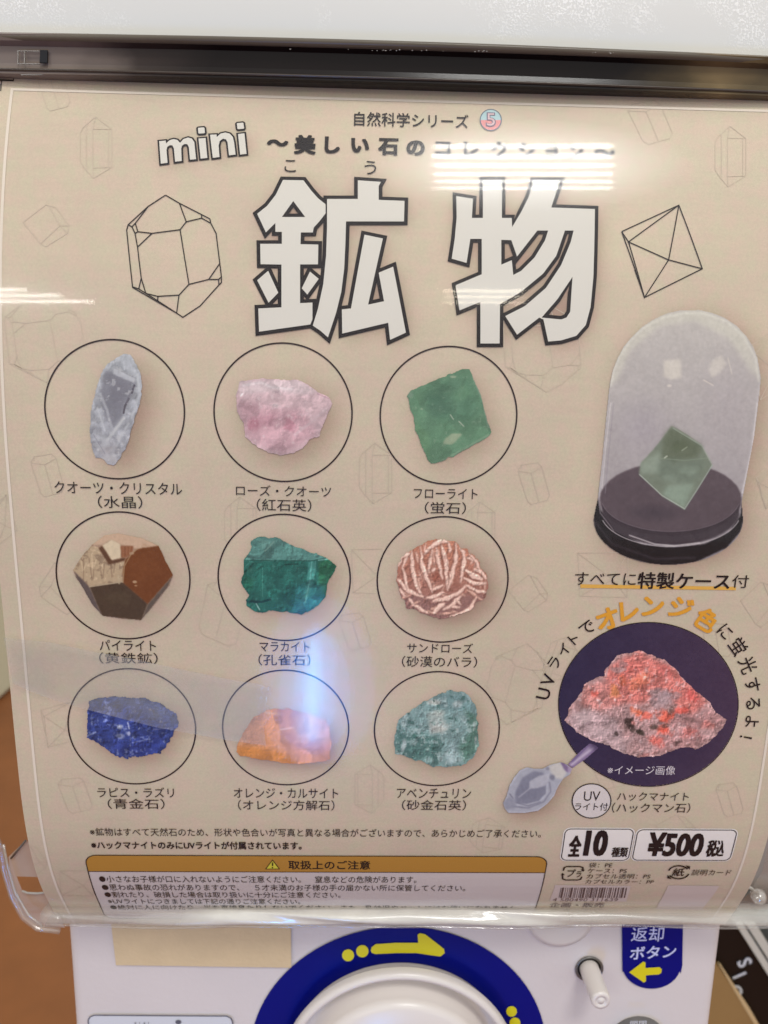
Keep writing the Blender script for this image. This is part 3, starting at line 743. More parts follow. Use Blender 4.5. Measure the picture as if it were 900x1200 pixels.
# ------------------------------------------------------------------ the printed card
card = thing('mineral_card', 'bent beige printed card showing ten mineral pictures with Japanese captions under the clear cover', 'display card')
UL, UR, ST, SB = -0.1258, 0.1478, -0.1508, 0.172
BROWN = (34, 24, 27); INK = ink(BROWN); DARK = ink((28, 19, 23)); WHITEI = ink((214, 211, 202)); CREAM = ink((226, 215, 200))
FAINT = ink((197, 183, 163)); FAINT2 = ink((199, 184, 165)); ORANGE = ink((222, 158, 52)); OCHRE = ink((182, 134, 58))
RU = [-0.08479, -0.03111, 0.02222]; RS = [-0.04187, 0.01336, 0.06854]; RR = 0.02212

K1 = lambda p: zm(290, 200, 4.5, p)
K2 = lambda p: zm(515, 200, 4.5, p)
MN = lambda p: zm(170, 125, 5.625, p)
kin = K1([(188, 52), (296, 54), (335, 106), (372, 148), (412, 180), (412, 228), (378, 272), (350, 302), (345, 328), (282, 328), (280, 390), (374, 392), (372, 496), (278, 496), (278, 700), (343, 697), (343, 784), (332, 812), (62, 850), (58, 728), (180, 722), (180, 497), (70, 495), (68, 388), (182, 388), (182, 325), (148, 325), (148, 278), (98, 328), (52, 230), (105, 188), (150, 130)])
kin_h = K1([(242, 163), (305, 247), (182, 247)])
dot1 = K1([(52, 580), (110, 530), (163, 645), (112, 698)]); dot2 = K1([(330, 534), (376, 572), (316, 655), (287, 622)])
hiro = K1([(420, 152), (582, 152), (582, 54), (704, 62), (692, 84), (692, 157), (828, 162), (825, 270), (520, 270), (516, 400), (510, 520), (495, 640), (468, 750), (425, 880), (385, 845), (345, 818), (372, 730), (400, 600), (415, 450), (420, 300)])
mu = K1([(617, 340), (714, 360), (636, 708), (720, 690), (692, 540), (768, 508), (835, 855), (752, 893), (742, 803), (500, 860), (498, 733), (546, 728)])
ushi = K2([(88, 137), (176, 151), (170, 252), (228, 252), (228, 52), (328, 52), (328, 252), (380, 252), (382, 300), (430, 220), (470, 140), (495, 55), (635, 55), (588, 197), (818, 205), (810, 560), (795, 720), (770, 815), (720, 872), (640, 896), (572, 902), (547, 786), (525, 776), (408, 866), (346, 768), (450, 715), (560, 620), (640, 500), (690, 380), (706, 318), (660, 318), (615, 450), (545, 545), (430, 640), (318, 705), (316, 912), (215, 912), (215, 693), (105, 738), (85, 606), (222, 548), (222, 362), (162, 362), (142, 488), (64, 466), (80, 360), (90, 250)])
ushi_h1 = K2([(325, 367), (378, 369), (408, 455), (515, 318), (572, 318), (555, 370), (500, 460), (430, 530), (388, 552), (380, 474), (325, 498)])
ushi_h2 = K2([(700, 562), (694, 650), (688, 745), (668, 776), (640, 786), (537, 776), (620, 680)])
m_ = MN([(95, 232), (138, 228), (140, 247), (165, 225), (190, 218), (215, 224), (232, 243), (255, 218), (285, 208), (310, 215), (326, 238), (338, 350), (298, 354), (290, 270), (280, 252), (262, 250), (245, 262), (240, 280), (243, 362), (200, 367), (192, 280), (182, 260), (165, 258), (148, 270), (143, 290), (150, 374), (106, 380)])
i1 = [MN([(350, 147), (354, 144), (388, 141), (393, 145), (396, 175), (392, 180), (358, 182), (353, 178)]), MN([(354, 215), (400, 211), (412, 342), (368, 347)])]
n_ = MN([(430, 190), (472, 188), (474, 205), (500, 182), (530, 175), (560, 183), (580, 205), (588, 240), (598, 320), (555, 325), (545, 240), (535, 220), (515, 215), (494, 230), (486, 260), (492, 336), (448, 342)])
i2 = [MN([(606, 117), (610, 113), (645, 110), (650, 114), (654, 146), (650, 150), (614, 153), (610, 149)]), MN([(614, 185), (656, 180), (670, 315), (628, 320)])]

# paper with its printed glow (ink) round the lettering and pictures
gu = np.linspace(UL, UR, 320); gs = np.linspace(ST, SB, 378); GU, GS = np.meshgrid(gu, gs); cell = gu[1]-gu[0]
glow = np.zeros(GU.shape)
for pl, r, a in [(kin, 3.2, .75), (hiro, 3.2, .75), (mu, 3.2, .75), (ushi, 3.2, .75), (m_, 2.4, .7), (i1[1], 2.4, .7), (n_, 2.4, .7), (i2[1], 2.4, .9)]:
    q = pix([(x+2.5, y+2.5) for x, y in pl]); mk = inside(q, GU, GS).astype(float)
    glow = np.maximum(glow, np.clip(blur(blur(mk, 2), r)*1.5, 0, 1)*a)
PICS = {}
def halo(pts, dx, dy, r, a):
    global glow
    q = pix([(x+dx, y+dy) for x, y in pts]); mk = inside(q, GU, GS).astype(float)
    glow = np.maximum(glow, np.clip(blur(mk, r)*1.15, 0, 1)*a)

def mat_paper():
    m = mat_print('printed_paper', 0.045, 1500)
    n = m.node_tree.nodes; l = m.node_tree.links; p = n['Principled BSDF']
    src = p.inputs['Base Color'].links[0].from_socket
    t = n.new('ShaderNodeTexCoord'); z = n.new('ShaderNodeTexNoise'); z.inputs['Scale'].default_value = 26; z.inputs['Detail'].default_value = 6
    r = n.new('ShaderNodeValToRGB'); r.color_ramp.elements[0].position = 0.3; r.color_ramp.elements[0].color = (0.95, 0.94, 0.95, 1); r.color_ramp.elements[1].position = 0.72; r.color_ramp.elements[1].color = (1.04, 1.045, 1.02, 1)
    # horizontal and vertical fibres of the printed parchment ground
    mp = n.new('ShaderNodeMapping'); mp.inputs['Scale'].default_value = (0.12, 1, 1.6); z3 = n.new('ShaderNodeTexNoise'); z3.inputs['Scale'].default_value = 420; z3.inputs['Detail'].default_value = 3
    r3 = n.new('ShaderNodeMapRange'); r3.inputs[1].default_value = 0.3; r3.inputs[2].default_value = 0.7; r3.inputs[3].default_value = 0.985; r3.inputs[4].default_value = 1.015
    v1 = n.new('ShaderNodeVectorMath'); v1.operation = 'MULTIPLY'; v2 = n.new('ShaderNodeVectorMath'); v2.operation = 'SCALE'
    l.new(t.outputs['Object'], z.inputs['Vector']); l.new(z.outputs['Fac'], r.inputs[0]); l.new(t.outputs['Object'], mp.inputs[0]); l.new(mp.outputs[0], z3.inputs['Vector']); l.new(z3.outputs['Fac'], r3.inputs[0])
    l.new(src, v1.inputs[0]); l.new(r.outputs[0], v1.inputs[1]); 
    z4 = n.new('ShaderNodeTexNoise'); z4.inputs['Scale'].default_value = 210; z4.inputs['Detail'].default_value = 5
    r4 = n.new('ShaderNodeValToRGB'); r4.color_ramp.elements[0].position = 0.36; r4.color_ramp.elements[0].color = (0.975, 1.02, 0.965, 1); r4.color_ramp.elements[1].position = 0.62; r4.color_ramp.elements[1].color = (1.03, 0.975, 0.985, 1)
    v4 = n.new('ShaderNodeVectorMath'); v4.operation = 'MULTIPLY'
    l.new(t.outputs['Object'], z4.inputs['Vector']); l.new(z4.outputs['Fac'], r4.inputs[0]); l.new(v1.outputs[0], v4.inputs[0]); l.new(r4.outputs[0], v4.inputs[1]); l.new(v4.outputs[0], v2.inputs[0]); l.new(r3.outputs[0], v2.inputs['Scale']); l.new(v2.outputs[0], p.inputs['Base Color'])
    return m
M_PAPER = mat_paper()

# outlines of the printed photographs -------------------------------
O1 = [(520, 135), (560, 140), (580, 180), (605, 230), (618, 300), (605, 400), (575, 480), (552, 560), (545, 600), (520, 650), (500, 690), (465, 725), (440, 720), (400, 685), (370, 680), (350, 630), (340, 560), (345, 440), (365, 340), (400, 240), (430, 190), (480, 150)]
O2 = [(225, 275), (330, 262), (420, 268), (540, 272), (600, 300), (640, 335), (700, 360), (718, 395), (690, 470), (665, 520), (650, 565), (600, 585), (570, 625), (520, 655), (440, 668), (380, 655), (310, 615), (255, 570), (250, 500), (215, 440), (208, 380), (222, 310)]
O3 = [(212, 350), (230, 325), (400, 255), (500, 213), (540, 212), (560, 260), (600, 350), (630, 460), (655, 545), (640, 575), (520, 640), (390, 705), (340, 715), (315, 690), (290, 620), (255, 540), (245, 480), (225, 420)]
O4 = [(160, 348), (205, 280), (260, 215), (330, 165), (400, 155), (520, 180), (615, 222), (650, 300), (690, 375), (670, 430), (600, 520), (520, 615), (420, 607), (315, 592), (260, 530), (215, 450), (170, 380)]
O5 = [(265, 178), (290, 172), (400, 185), (480, 225), (560, 255), (640, 280), (698, 325), (680, 370), (650, 420), (640, 490), (600, 540), (510, 588), (460, 575), (400, 570), (345, 563), (300, 578), (250, 565), (220, 540), (212, 510), (232, 480), (200, 440), (190, 410), (205, 365), (200, 300), (240, 250), (245, 200)]
O6 = [(160, 310), (200, 265), (250, 235), (300, 210), (340, 195), (400, 190), (470, 198), (510, 240), (570, 270), (600, 320), (635, 380), (640, 440), (625, 490), (580, 530), (540, 560), (460, 595), (390, 610), (330, 600), (280, 575), (205, 545), (170, 470), (155, 400)]
O7 = [(195, 230), (260, 210), (380, 205), (480, 215), (560, 235), (620, 270), (670, 310), (675, 350), (650, 400), (610, 470), (570, 510), (500, 520), (430, 520), (410, 535), (340, 520), (280, 480), (220, 440), (180, 420), (195, 360), (190, 270)]
O8 = [(168, 470), (200, 400), (250, 320), (330, 272), (440, 268), (560, 300), (640, 330), (660, 380), (668, 450), (660, 540), (600, 550), (500, 565), (400, 555), (300, 540), (190, 520), (165, 500)]
O9 = [(480, 172), (560, 182), (600, 215), (620, 270), (635, 350), (635, 470), (600, 540), (540, 570), (470, 580), (400, 575), (330, 555), (270, 530), (190, 510), (183, 460), (205, 330), (290, 270), (400, 205)]
OC = [(220, 340), (232, 285), (250, 240), (275, 192), (310, 150), (350, 112), (400, 80), (450, 58), (500, 47), (580, 45), (630, 56), (680, 75), (730, 108), (770, 150), (798, 195), (815, 240), (828, 320), (815, 440), (800, 560), (775, 690), (752, 815)]+[(456+301*math.cos(R(a)), 888+181*math.sin(R(a))) for a in range(-8, 189, 6)]+[(172, 800), (190, 640), (205, 480)]
OT = [(540, 240), (600, 265), (640, 300), (620, 350), (560, 390), (520, 450), (480, 540), (420, 610), (340, 670), (220, 690), (80, 690), (45, 650), (30, 600), (60, 540), (90, 440), (130, 370), (180, 310), (240, 285), (320, 300), (380, 297), (440, 265)]
for o_, (ox, oy), dx, dy, r, a in [(O1, (30, 385), 12, 9, 5, .85), (O2, (230, 385), 8, 9, 5, .8), (O3, (430, 385), 6, 6, 4, .6), (O4, (50, 590), 5, 5, 5, .45), (O5, (240, 590), 6, 7, 4, .6), (O6, (430, 590), 10, 9, 5, .9), (O7, (60, 770), 5, 8, 4, .7), (O8, (240, 770), 6, 7, 3, .8), (O9, (420, 770), 7, 7, 4, .7)]:
    halo(zm(ox, oy, 4.5, o_), dx, dy, r, a)
halo(zm(650, 350, 3.428, OC), 8, 6, 5, .7); halo(zm(585, 860, 7.5, OT), 5, 8, 4, .75)
P0 = lin((203, 189, 169)); G1 = lin((146, 112, 98))
colr = P0+(glow[..., None]*0.85)*(G1-P0)
P = surf(GU, GS, 0).reshape(-1, 3); nu, ns = 320, 378
a = (np.arange(ns-1)[:, None]*nu+np.arange(nu-1)[None]).ravel()
sheet_o = link('paper_sheet', grid_mesh('paper_sheet', P, np.stack([a, a+nu, a+nu+1, a+1], -1), colr.reshape(-1, 3)), card, M_PAPER)

# frame line
f = Flat(); f.stroke([(-0.1199, SB), (-0.1199, -0.1453), (0.1409, -0.1453), (0.1409, SB)], 0.0009)
f.build('frame_line', CREAM, card, 0.00016)
f = Flat()
for q in ([(-2, 93.5), (16, 94.2)], [(-2, 94.8), (16, 95.2)], [(16, 92.6), (16, 95.4)], [(2, 94.5), (1, 107)], [(0, 99), (-1, 107)]): f.stroke(pix(q), 0.0003)
f.build('crop_mark', DARK, card, 0.00016)

# faint crystal drawings ---------------------------------------------
T_COL = [[(.48, 0), (.1, .17), (.0, .26), (.0, .72), (.12, .82), (.42, 1), (1, .82), (1, .2), (.48, 0)], [(.40, .2), (.40, .83)], [(.2, .13), (.2, .88)], [(.40, .2), (1, .2)], [(.40, .83), (1, .82)], [(.48, 0), (.40, .2)], [(.40, .83), (.42, 1)], [(.9, .2), (.9, .83)]]
T_PRI = [[(0, .2), (.1, .06), (.62, 0), (.76, .1), (1, .78), (.92, .9), (.42, 1), (.3, .92), (0, .2)], [(0, .2), (.42, .25), (.76, .1)], [(.42, .25), (.66, .93)], [(.1, .06), (.1, .16)]]
T_CUB = [[(.0, .42), (.5, .0), (.72, .07), (1, .5), (.97, .68), (.5, 1), (.38, .93), (0, .42)], [(.38, .93), (.8, .5), (1, .5)], [(.8, .5), (.56, .02)], [(.8, .5), (.97, .68)]]
T_OCT = [[(0, .02), (1, .0), (.98, 1), (.04, .97), (0, .02)], [(0, .02), (.7, .6), (1, 0)], [(.7, .6), (.04, .97)], [(.7, .6), (.98, 1)]]
T_OC2 = [[(0, .29), (.63, 0), (1, .69), (.29, 1), (0, .29)], [(.63, 0), (.09, .40), (.58, .6), (.63, 0)], [(.58, .6), (1, .69)], [(.58, .6), (.29, 1), (.09, .40), (0, .29)]]
XL = [[(375, 62), (488, 128), (668, 220), (735, 255), (742, 290), (785, 372), (815, 615), (828, 725), (828, 770), (808, 790), (655, 960), (515, 1052), (465, 1018), (108, 810), (60, 345), (72, 302), (235, 153), (375, 62)],
      [(488, 128), (543, 278), (668, 248), (742, 290)], [(668, 220), (668, 248)], [(543, 278), (493, 342), (265, 372), (150, 358), (128, 372), (102, 318), (72, 302)], [(102, 318), (130, 290), (235, 153)], [(130, 290), (150, 358)],
      [(265, 372), (148, 483)], [(128, 372), (148, 483), (178, 735), (215, 858), (312, 882), (484, 872), (565, 785), (725, 745), (805, 745), (828, 725)], [(493, 342), (565, 785)], [(815, 615), (725, 745)], [(805, 745), (808, 790)],
      [(178, 735), (158, 822), (108, 805)], [(158, 822), (312, 918), (465, 1018)], [(312, 882), (312, 918)], [(484, 872), (465, 1018)], [(158, 822), (215, 858)]]
xl = [[((x-60)/768, (y-62)/990) for x, y in q] for q in XL]
def clusters(runs, tol=0.0009):
    D = [np.concatenate([a+(b-a)*np.linspace(0, 1, 9)[:, None] for a, b in zip(r[:-1], r[1:])]) for r in map(np.array, runs)]
    par = list(range(len(runs)))
    def find(i):
        while par[i] != i: i = par[i]
        return i
    for i in range(len(runs)):
        for j in range(i):
            if np.min(np.hypot(*(D[i][:, None]-D[j][None]).transpose(2, 0, 1))) < tol: par[find(i)] = find(j)
    out = {}
    for i in range(len(runs)): out.setdefault(find(i), []).append(runs[i])
    return list(out.values())
def drawing(name, tpl, x0, y0, x1, y1, m, w_, off, rot=0, flip=False, clip=False, label=None):
    f = Flat(); cx, cy = (x0+x1)/2, (y0+y1)/2; a = R(rot); runs = []
    for q in tpl:
        pts = []
        for x, y in q:
            x = 1-x if flip else x
            dx, dy = (x-.5)*(x1-x0), (y-.5)*(y1-y0)
            pts.append((cx+dx*math.cos(a)-dy*math.sin(a), cy+dx*math.sin(a)+dy*math.cos(a)))
        uvp = pix(pts)
        if not clip: f.stroke(uvp, w_)
        else:
            run = []
            for p_, q_ in zip(uvp[:-1], uvp[1:]):
                for t in np.linspace(0, 1, 13):
                    c = p_+(q_-p_)*t
                    ok = UL < c[0] < UR and c[1] > ST and min(math.hypot(c[0]-uu, c[1]-s2) for uu in RU for s2 in RS) > RR+0.0004
                    if ok: run.append(c)
                    elif len(run) > 1: runs.append(run); run = []
                    else: run = []
            if len(run) > 1: runs.append(run)
    for cl in clusters(runs) if runs else []:
        g = Flat()
        for r_ in cl: g.stroke(r_, w_)
        if sum(len(r_) for r_ in cl) > 8: g.build(name, m, card, off, label)
    if f.V: f.build(name, m, card, off, label)
for tpl, x0, y0, x1, y1, rot, fl in [
    (T_COL, 94, 137, 131, 209, 0, 0), (T_COL, 838, 148, 874, 219, 0, 0), (T_COL, 421, 519, 459, 590, 0, 0), (T_COL, 416, 896, 450, 953, 0, 1), (T_COL, 546, 588, 580, 650, 0, 0), (T_COL, 263, 582, 300, 650, 0, 0), (T_COL, 552, 958, 590, 1000, 8, 0),
    (T_PRI, 36, 532, 75, 582, 0, 0), (T_PRI, 607, 542, 644, 591, 0, 0), (T_PRI, 397, 718, 435, 762, 0, 0), (T_PRI, 68, 911, 108, 953, 0, 0), (T_PRI, 43, 80, 82, 130, 0, 0), (T_PRI, 839, 917, 871, 957, 0, 0), (T_PRI, 737, 118, 787, 169, -4, 0), (T_PRI, 690, 878, 735, 925, 0, 0),
    (T_CUB, 27, 240, 81, 289, 0, 0), (T_CUB, 596, 674, 642, 717, 0, 0), (T_CUB, 586, 912, 640, 950, 0, 0), (T_CUB, 46, 655, 110, 720, 0, 1), (T_CUB, 768, 955, 815, 985, 0, 0),
    (T_OCT, 412, 643, 455, 696, 0, 0), (T_OCT, 677, 647, 736, 700, 0, 0), (T_OCT, 70, 1020, 110, 1050, 0, 0), (T_OC2, 886, 545, 925, 596, 0, 0), (T_OC2, 45, 820, 100, 878, 10, 0), (T_OC2, -14, 580, 20, 640, 0, 0),
    (T_PRI, 226, 688, 293, 752, 35, 0), (xl, 5, 345, 100, 452, 0, 0), (xl, 588, 350, 682, 459, 4, 0), (xl, 570, 753, 642, 850, 6, 1), (T_COL, 640, 745, 672, 800, 20, 0), (T_CUB, 868, 682, 915, 735, 0, 0), (T_OC2, 880, 380, 930, 470, 5, 0), (T_PRI, 820, 730, 860, 770, 10, 0), (T_CUB, 10, 990, 55, 1030, 0, 0)]:
    drawing('crystal_drawing', tpl, x0, y0, x1, y1, FAINT if x0+y0 > 500 else FAINT2, 0.00022, 0.0001, rot, fl, True)
drawing('crystal_outline', xl, 140+60/6.923, 220+62/6.923, 140+828/6.923, 220+1052/6.923, INK, 0.00034, 0.00022)
oc = [[(100, 350), (602, 118), (808, 676), (300, 928), (100, 350)], [(602, 118), (160, 440), (512, 598), (602, 118)], [(512, 598), (808, 676)], [(512, 598), (300, 928), (160, 440), (100, 350)], [(215, 685), (300, 928)]]
drawing('crystal_outline', [[((x-100)/708, (y-118)/810) for x, y in q] for q in oc], 715+100/7.5, 225+118/7.5, 715+808/7.5, 225+928/7.5, INK, 0.00034, 0.00022, label='drawn octahedron outline')

# title ----------------------------------------------------------------
def outlined(name, loops, wdt, label=None):
    fo = Flat(); ff = Flat()
    for grp in loops:
        L = [pix(q) for q in grp]
        for i, q in enumerate(L):
            ar = sum(q[k-1][0]*q[k][1]-q[k][0]*q[k-1][1] for k in range(len(q)))
            sd = (1 if ar < 0 else -1)*(1 if i == 0 else -1)
            fo.stroke(q, wdt, True, sd)
        ff.poly([[tuple(p_) for p_ in q] for q in L])
    o = fo.build(name, DARK, card, 0.00026, label)
    ff.build('letter_fill', WHITEI, o, 0.00036)
    return o
outlined('title_character', [[kin, kin_h], [dot1], [dot2], [hiro], [mu]], px_len(4.0))
outlined('title_character', [[ushi, ushi_h1, ushi_h2]], px_len(3.9))
outlined('title_word', [[m_], [i1[0]], [i1[1]], [n_], [i2[0]], [i2[1]]], px_len(1.9))
def text(name, lines, m=None, off=0.00030, label=None):
    f = Flat()
    for t in lines: put_text(f, *t[:6], **(t[6] if len(t) > 6 else {}))
    return f.build(name, m or INK, card, off, label)
def heavy(name, items, m, off, amount, bold=0.014):
    """bold lettering: slightly spread copies, each a hair above the last"""
    f = Flat(); k = 0
    for dx, dy in ((-1, -.6), (1, -.6), (-1, .6), (1, .6), (0, 0)):
        g = Flat()
        for t in items:
            if t[0] == 'c': put_char(g, t[1], t[2]+dx*amount, t[3]+dy*amount, t[4], t[5], bold)
            else: put_text(g, t[0], t[1]+dx*amount+amount, t[2]+dy*amount, t[3]+dx*amount-amount, t[4]+dy*amount, t[5], bold)
        o = g.build(name, m, card, off+k*0.000012); k += 1
        parts.append(o) if False else None
        f.V += []; heavy.last.append(o)
    objs = heavy.last; heavy.last = []
    bm = bmesh.new()
    for o in objs: bm.from_mesh(o.data)
    for o in objs[1:]:
        me = o.data; bpy.data.objects.remove(o); bpy.data.meshes.remove(me)
    o = objs[0]; bm.to_mesh(o.data); bm.free()
    return o
heavy.last = []
text('series_text', [('自然科学シリーズ', 415, 140.5, 549, 142.5, 16.5, dict(bold=0.008))])
f = Flat(); f.poly([tuple(q) for q in pix(arc(575, 141.2, 12, 180, 360, 20))]); n5 = f.build('series_number', ink((176, 206, 210)), card, 0.0002)
f = Flat(); f.poly([tuple(q) for q in pix(arc(575, 141.2, 12, 0, 180, 20))]); f.build('number_half', ink((226, 150, 150)), n5, 0.00021)
f = Flat(); f.stroke(pix(arc(575, 141.2, 12.4, 0, 345, 23)), 0.0003, True); f.build('number_ring', ink((104, 120, 136)), n5, 0.0003)
V_, F_ = glyphs('5', 0.05); f = Flat(); put_text(f, '5', 569, 141, 581, 141, 17, bold=0.035); o5 = f.build('number_digit', ink((120, 112, 132)), n5, 0.00034)
f = Flat(); put_text(f, '5', 570.2, 141, 579.8, 141, 14.5, bold=0.0); f.build('number_fill', ink((214, 186, 190)), o5, 0.00040)
sub = [('～', 325.5, 168, 23, 0), ('美', 357.5, 170, 23, 0), ('し', 389.5, 170.5, 22, 0), ('い', 422, 171, 22, 0), ('石', 455, 172.5, 22, 0), ('の', 487, 174, 22, 0), ('コ', 519, 174.5, 21, 0), ('レ', 552, 175.5, 21, 0), ('ク', 585, 176, 21, 0), ('シ', 617, 177, 21, 0), ('ョ', 646, 178, 21, 0), ('ン', 674, 178.5, 21, 0), ('～', 708, 179, 23, 0)]
heavy('subtitle_text', [('c',)+t for t in sub], DARK, 0.00030, 0.8)
text('reading_text', [('こ', 333.5, 195, 347, 195, 14)]); text('reading_text', [('う', 427, 197, 441, 197, 16)])

# captions ---------------------------------------------------------------
caps = [[('クオーツ・クリスタル', 64, 570.5, 213.5, 573, 14), ('（水晶）', 115, 588, 167, 588.5, 14.5)],
        [('ローズ・クオーツ', 276.7, 575, 388, 575, 12.5), ('（紅石英）', 301, 591.5, 365, 592, 14.5)],
        [('フローライト', 485, 578.3, 559.6, 578.5, 12), ('（蛍石）', 497.8, 595, 546, 595, 14)],
        [('パイライト', 117, 756, 183, 756, 12.5), ('（黄鉄鉱）', 116.5, 770.8, 185, 771, 13)],
        [('マラカイト', 304.4, 757.5, 363, 757.5, 11.5), ('（孔雀石）', 303, 773, 364, 773, 13)],
        [('サンドローズ', 477, 759, 554, 759, 11.5), ('（砂漠のバラ）', 471, 775, 559, 775.3, 13)],
        [('ラピス・ラズリ', 114.4, 928, 204, 928, 11.5), ('（青金石）', 126.5, 941.5, 193, 941.5, 12)],
        [('オレンジ・カルサイト', 274, 929, 396.5, 929, 11.5), ('（オレンジ方解石）', 279, 943, 392, 943, 12)],
        [('アベンチュリン', 465, 929.3, 552, 929.3, 11.5), ('（砂金石英）', 471, 943, 546, 943, 12)],
        [('ハックマナイト', 723, 933, 807, 933, 10), ('（ハックマン石）', 717, 946, 808.6, 946.3, 11.5)]]
for c in caps: text('caption', [(*t,) for t in c])
f = Flat(); f.poly([tuple(q) for q in pix([(680, 684.5), (770, 686), (862, 687.5), (862, 691.5), (770, 690), (680, 688.8)])]); f.build('caption_underline', ink((222, 172, 82)), card, 0.0002)
text('caption', [('すべてに', 673.5, 677.8, 745, 678.5, 15)]); text('caption', [('付', 857.5, 681, 877, 681.3, 15)])
heavy('caption', [('特製ケース', 747, 680, 855, 681, 19)], DARK, 0.0003, 0.38, 0.0)
ARC = lambda x, y: (580+x/2.8125, 690+y/2.8125)
f = Flat(); ora = []
for ch, x, y, sz in [('U', 160, 345, 24), ('V', 176, 300, 24), ('ラ', 196, 243, 19), ('イ', 226, 200, 18), ('ト', 260, 164, 18), ('で', 303, 128, 21), ('オ', 370, 98, 33), ('レ', 442, 72, 32), ('ン', 520, 58, 32), ('ジ', 612, 62, 32), ('色', 696, 101, 30), ('に', 758, 140, 21), ('蛍', 800, 190, 23), ('光', 832, 250, 23), ('す', 848, 316, 22), ('る', 850, 376, 22), ('よ', 846, 436, 21), ('！', 826, 488, 21)]:
    dx, dy = x-505, (y-395)*1.0; rot = math.degrees(math.atan2(dx, -dy))
    X_, Y_ = ARC(x, y)
    if ch in 'オレンジ色': ora.append(('c', ch, X_, Y_, sz*0.93, rot*0.9))
    else: put_char(f, ch, X_, Y_, sz*0.95, rot*0.95, 0.006)
f.build('arc_text', DARK, card, 0.0003)
heavy('arc_text', ora, ORANGE, 0.0003, 0.75, 0.008)

# rings and pictures --------------------------------------------------------
pic_names = ['clear quartz', 'pink rose quartz', 'green fluorite', 'brown pyrite', 'dark green malachite', 'white and rust desert rose', 'blue lapis', 'orange calcite', 'pale green aventurine']
A = np.linspace(0, 2*math.pi, 129)[:-1]
for j in range(3):
    for i in range(3):
        f = Flat(); f.stroke([(RU[i]+RR*math.cos(a_), RS[j]+RR*math.sin(a_)) for a_ in A], 0.00050, True)
        f.build('picture_ring', ink((44, 28, 31)), card, 0.0002)

def L_(n): return 'printed picture of %s' % n
# 1 quartz
p = Pic(30, 385, 4.5, O1, (172, 174, 186), seed=11)
p.grad((192, 197, 206), (164, 164, 176), 0.7).facet(10, .10, 1).grain(9, 20).relief(6, .03)
p.fill([(420, 220), (470, 232), (585, 285), (560, 350), (505, 470), (455, 530), (420, 470), (390, 340)], (122, 121, 134), 3, .78).fill([(440, 250), (560, 300), (500, 420), (450, 400)], (118, 116, 130), 5, .5)
p.fill([(465, 212), (480, 210), (578, 262), (572, 288), (480, 250), (460, 240)], (196, 198, 208), .9, .85).line([(470, 208), (580, 262)], (146, 146, 156), .8, .7).line([(470, 165), (475, 205)], (150, 150, 160), .8, .6)
p.line([(575, 300), (568, 318), (562, 340)], (78, 72, 86), 2.2, .85).line([(545, 370), (525, 410), (518, 445)], (82, 76, 88), 2.4, .85).line([(556, 335), (535, 390)], (120, 116, 130), 1.5, .6)
p.line([(395, 345), (430, 430), (455, 520)], (196, 198, 208), 3, .6, 2).line([(380, 420), (420, 540)], (206, 208, 216), 2.2, .6, 1.5).line([(520, 470), (470, 540), (430, 590)], (210, 211, 216), 3.4, .7, 2).line([(545, 500), (480, 620)], (198, 200, 208), 2.4, .6, 1.5).line([(600, 250), (608, 330), (560, 470)], (192, 196, 206), 3, .6, 2)
p.blob(430, 640, 70, 46, (184, 178, 184), .6).blob(440, 690, 54, 26, (200, 197, 203), .7).blob(400, 590, 46, 40, (196, 198, 206), .5).line([(360, 560), (420, 660)], (150, 150, 164), 1.2, .6).line([(590, 240), (600, 330)], (206, 210, 218), 2.5, .6).spots(6, .12, (212, 212, 218), .5).spots(5, .2, (130, 128, 142), .4, 9)
p.mul(0.94, 0.945, 0.93).build('mineral_picture', card, 0.00024, L_(pic_names[0]))
# 2 rose quartz
p = Pic(230, 385, 4.5, O2, (206, 170, 180), seed=22)
p.fill([(225, 275), (540, 272), (640, 335), (560, 350), (400, 330), (230, 350)], (200, 176, 184), 3, .8).fill([(210, 370), (420, 420), (560, 430), (640, 560), (440, 668), (255, 570)], (194, 146, 160), 6, .8)
p.blob(310, 505, 40, 40, (176, 112, 130), .7).blob(495, 505, 36, 45, (178, 116, 134), .7).blob(370, 480, 60, 40, (180, 122, 140), .5).blob(420, 405, 22, 16, (212, 186, 194), .7)
p.line([(250, 300), (340, 285), (400, 310), (500, 320)], (214, 196, 204), 3, .6, 2).line([(520, 560), (600, 500), (690, 420)], (206, 176, 186), 3, .6, 2).line([(540, 450), (650, 460)], (206, 172, 184), 2.5, .5, 2).line([(640, 345), (700, 370)], (180, 134, 150), 1.5, .6).line([(235, 355), (245, 345)], (226, 214, 220), 2, .8)
p.facet(13, .08, 1).grain(12, 18).relief(8, .028).spots(5, .16, (220, 194, 202), .5).mul(0.98, 1.02, 0.99).build('mineral_picture', card, 0.00024, L_(pic_names[1]))
# 3 fluorite
p = Pic(430, 385, 4.5, O3, (98, 146, 116), seed=33)
p.fill([(300, 330), (430, 260), (560, 270), (600, 440), (500, 520), (340, 500)], (82, 128, 104), 8, .8).blob(380, 400, 70, 60, (72, 116, 96), .6).blob(500, 340, 60, 45, (100, 150, 118), .7).fill([(240, 480), (330, 560), (330, 700), (310, 690), (255, 540)], (104, 154, 116), 4, .8)
p.fill([(340, 480), (480, 480), (640, 560), (400, 700), (330, 690)], (96, 144, 114), 4, .6).fill([(415, 575), (450, 550), (505, 557), (470, 590), (440, 612), (400, 608)], (158, 178, 150), 1, .85).line([(440, 455), (455, 478)], (176, 194, 176), 1.3, .8).line([(485, 490), (510, 515)], (176, 194, 176), 1.4, .8).line([(560, 255), (610, 380), (640, 520)], (138, 168, 148), 2.2, .7, 1.5).line([(640, 560), (500, 640), (390, 700)], (132, 164, 140), 2.2, .6, 1.5)
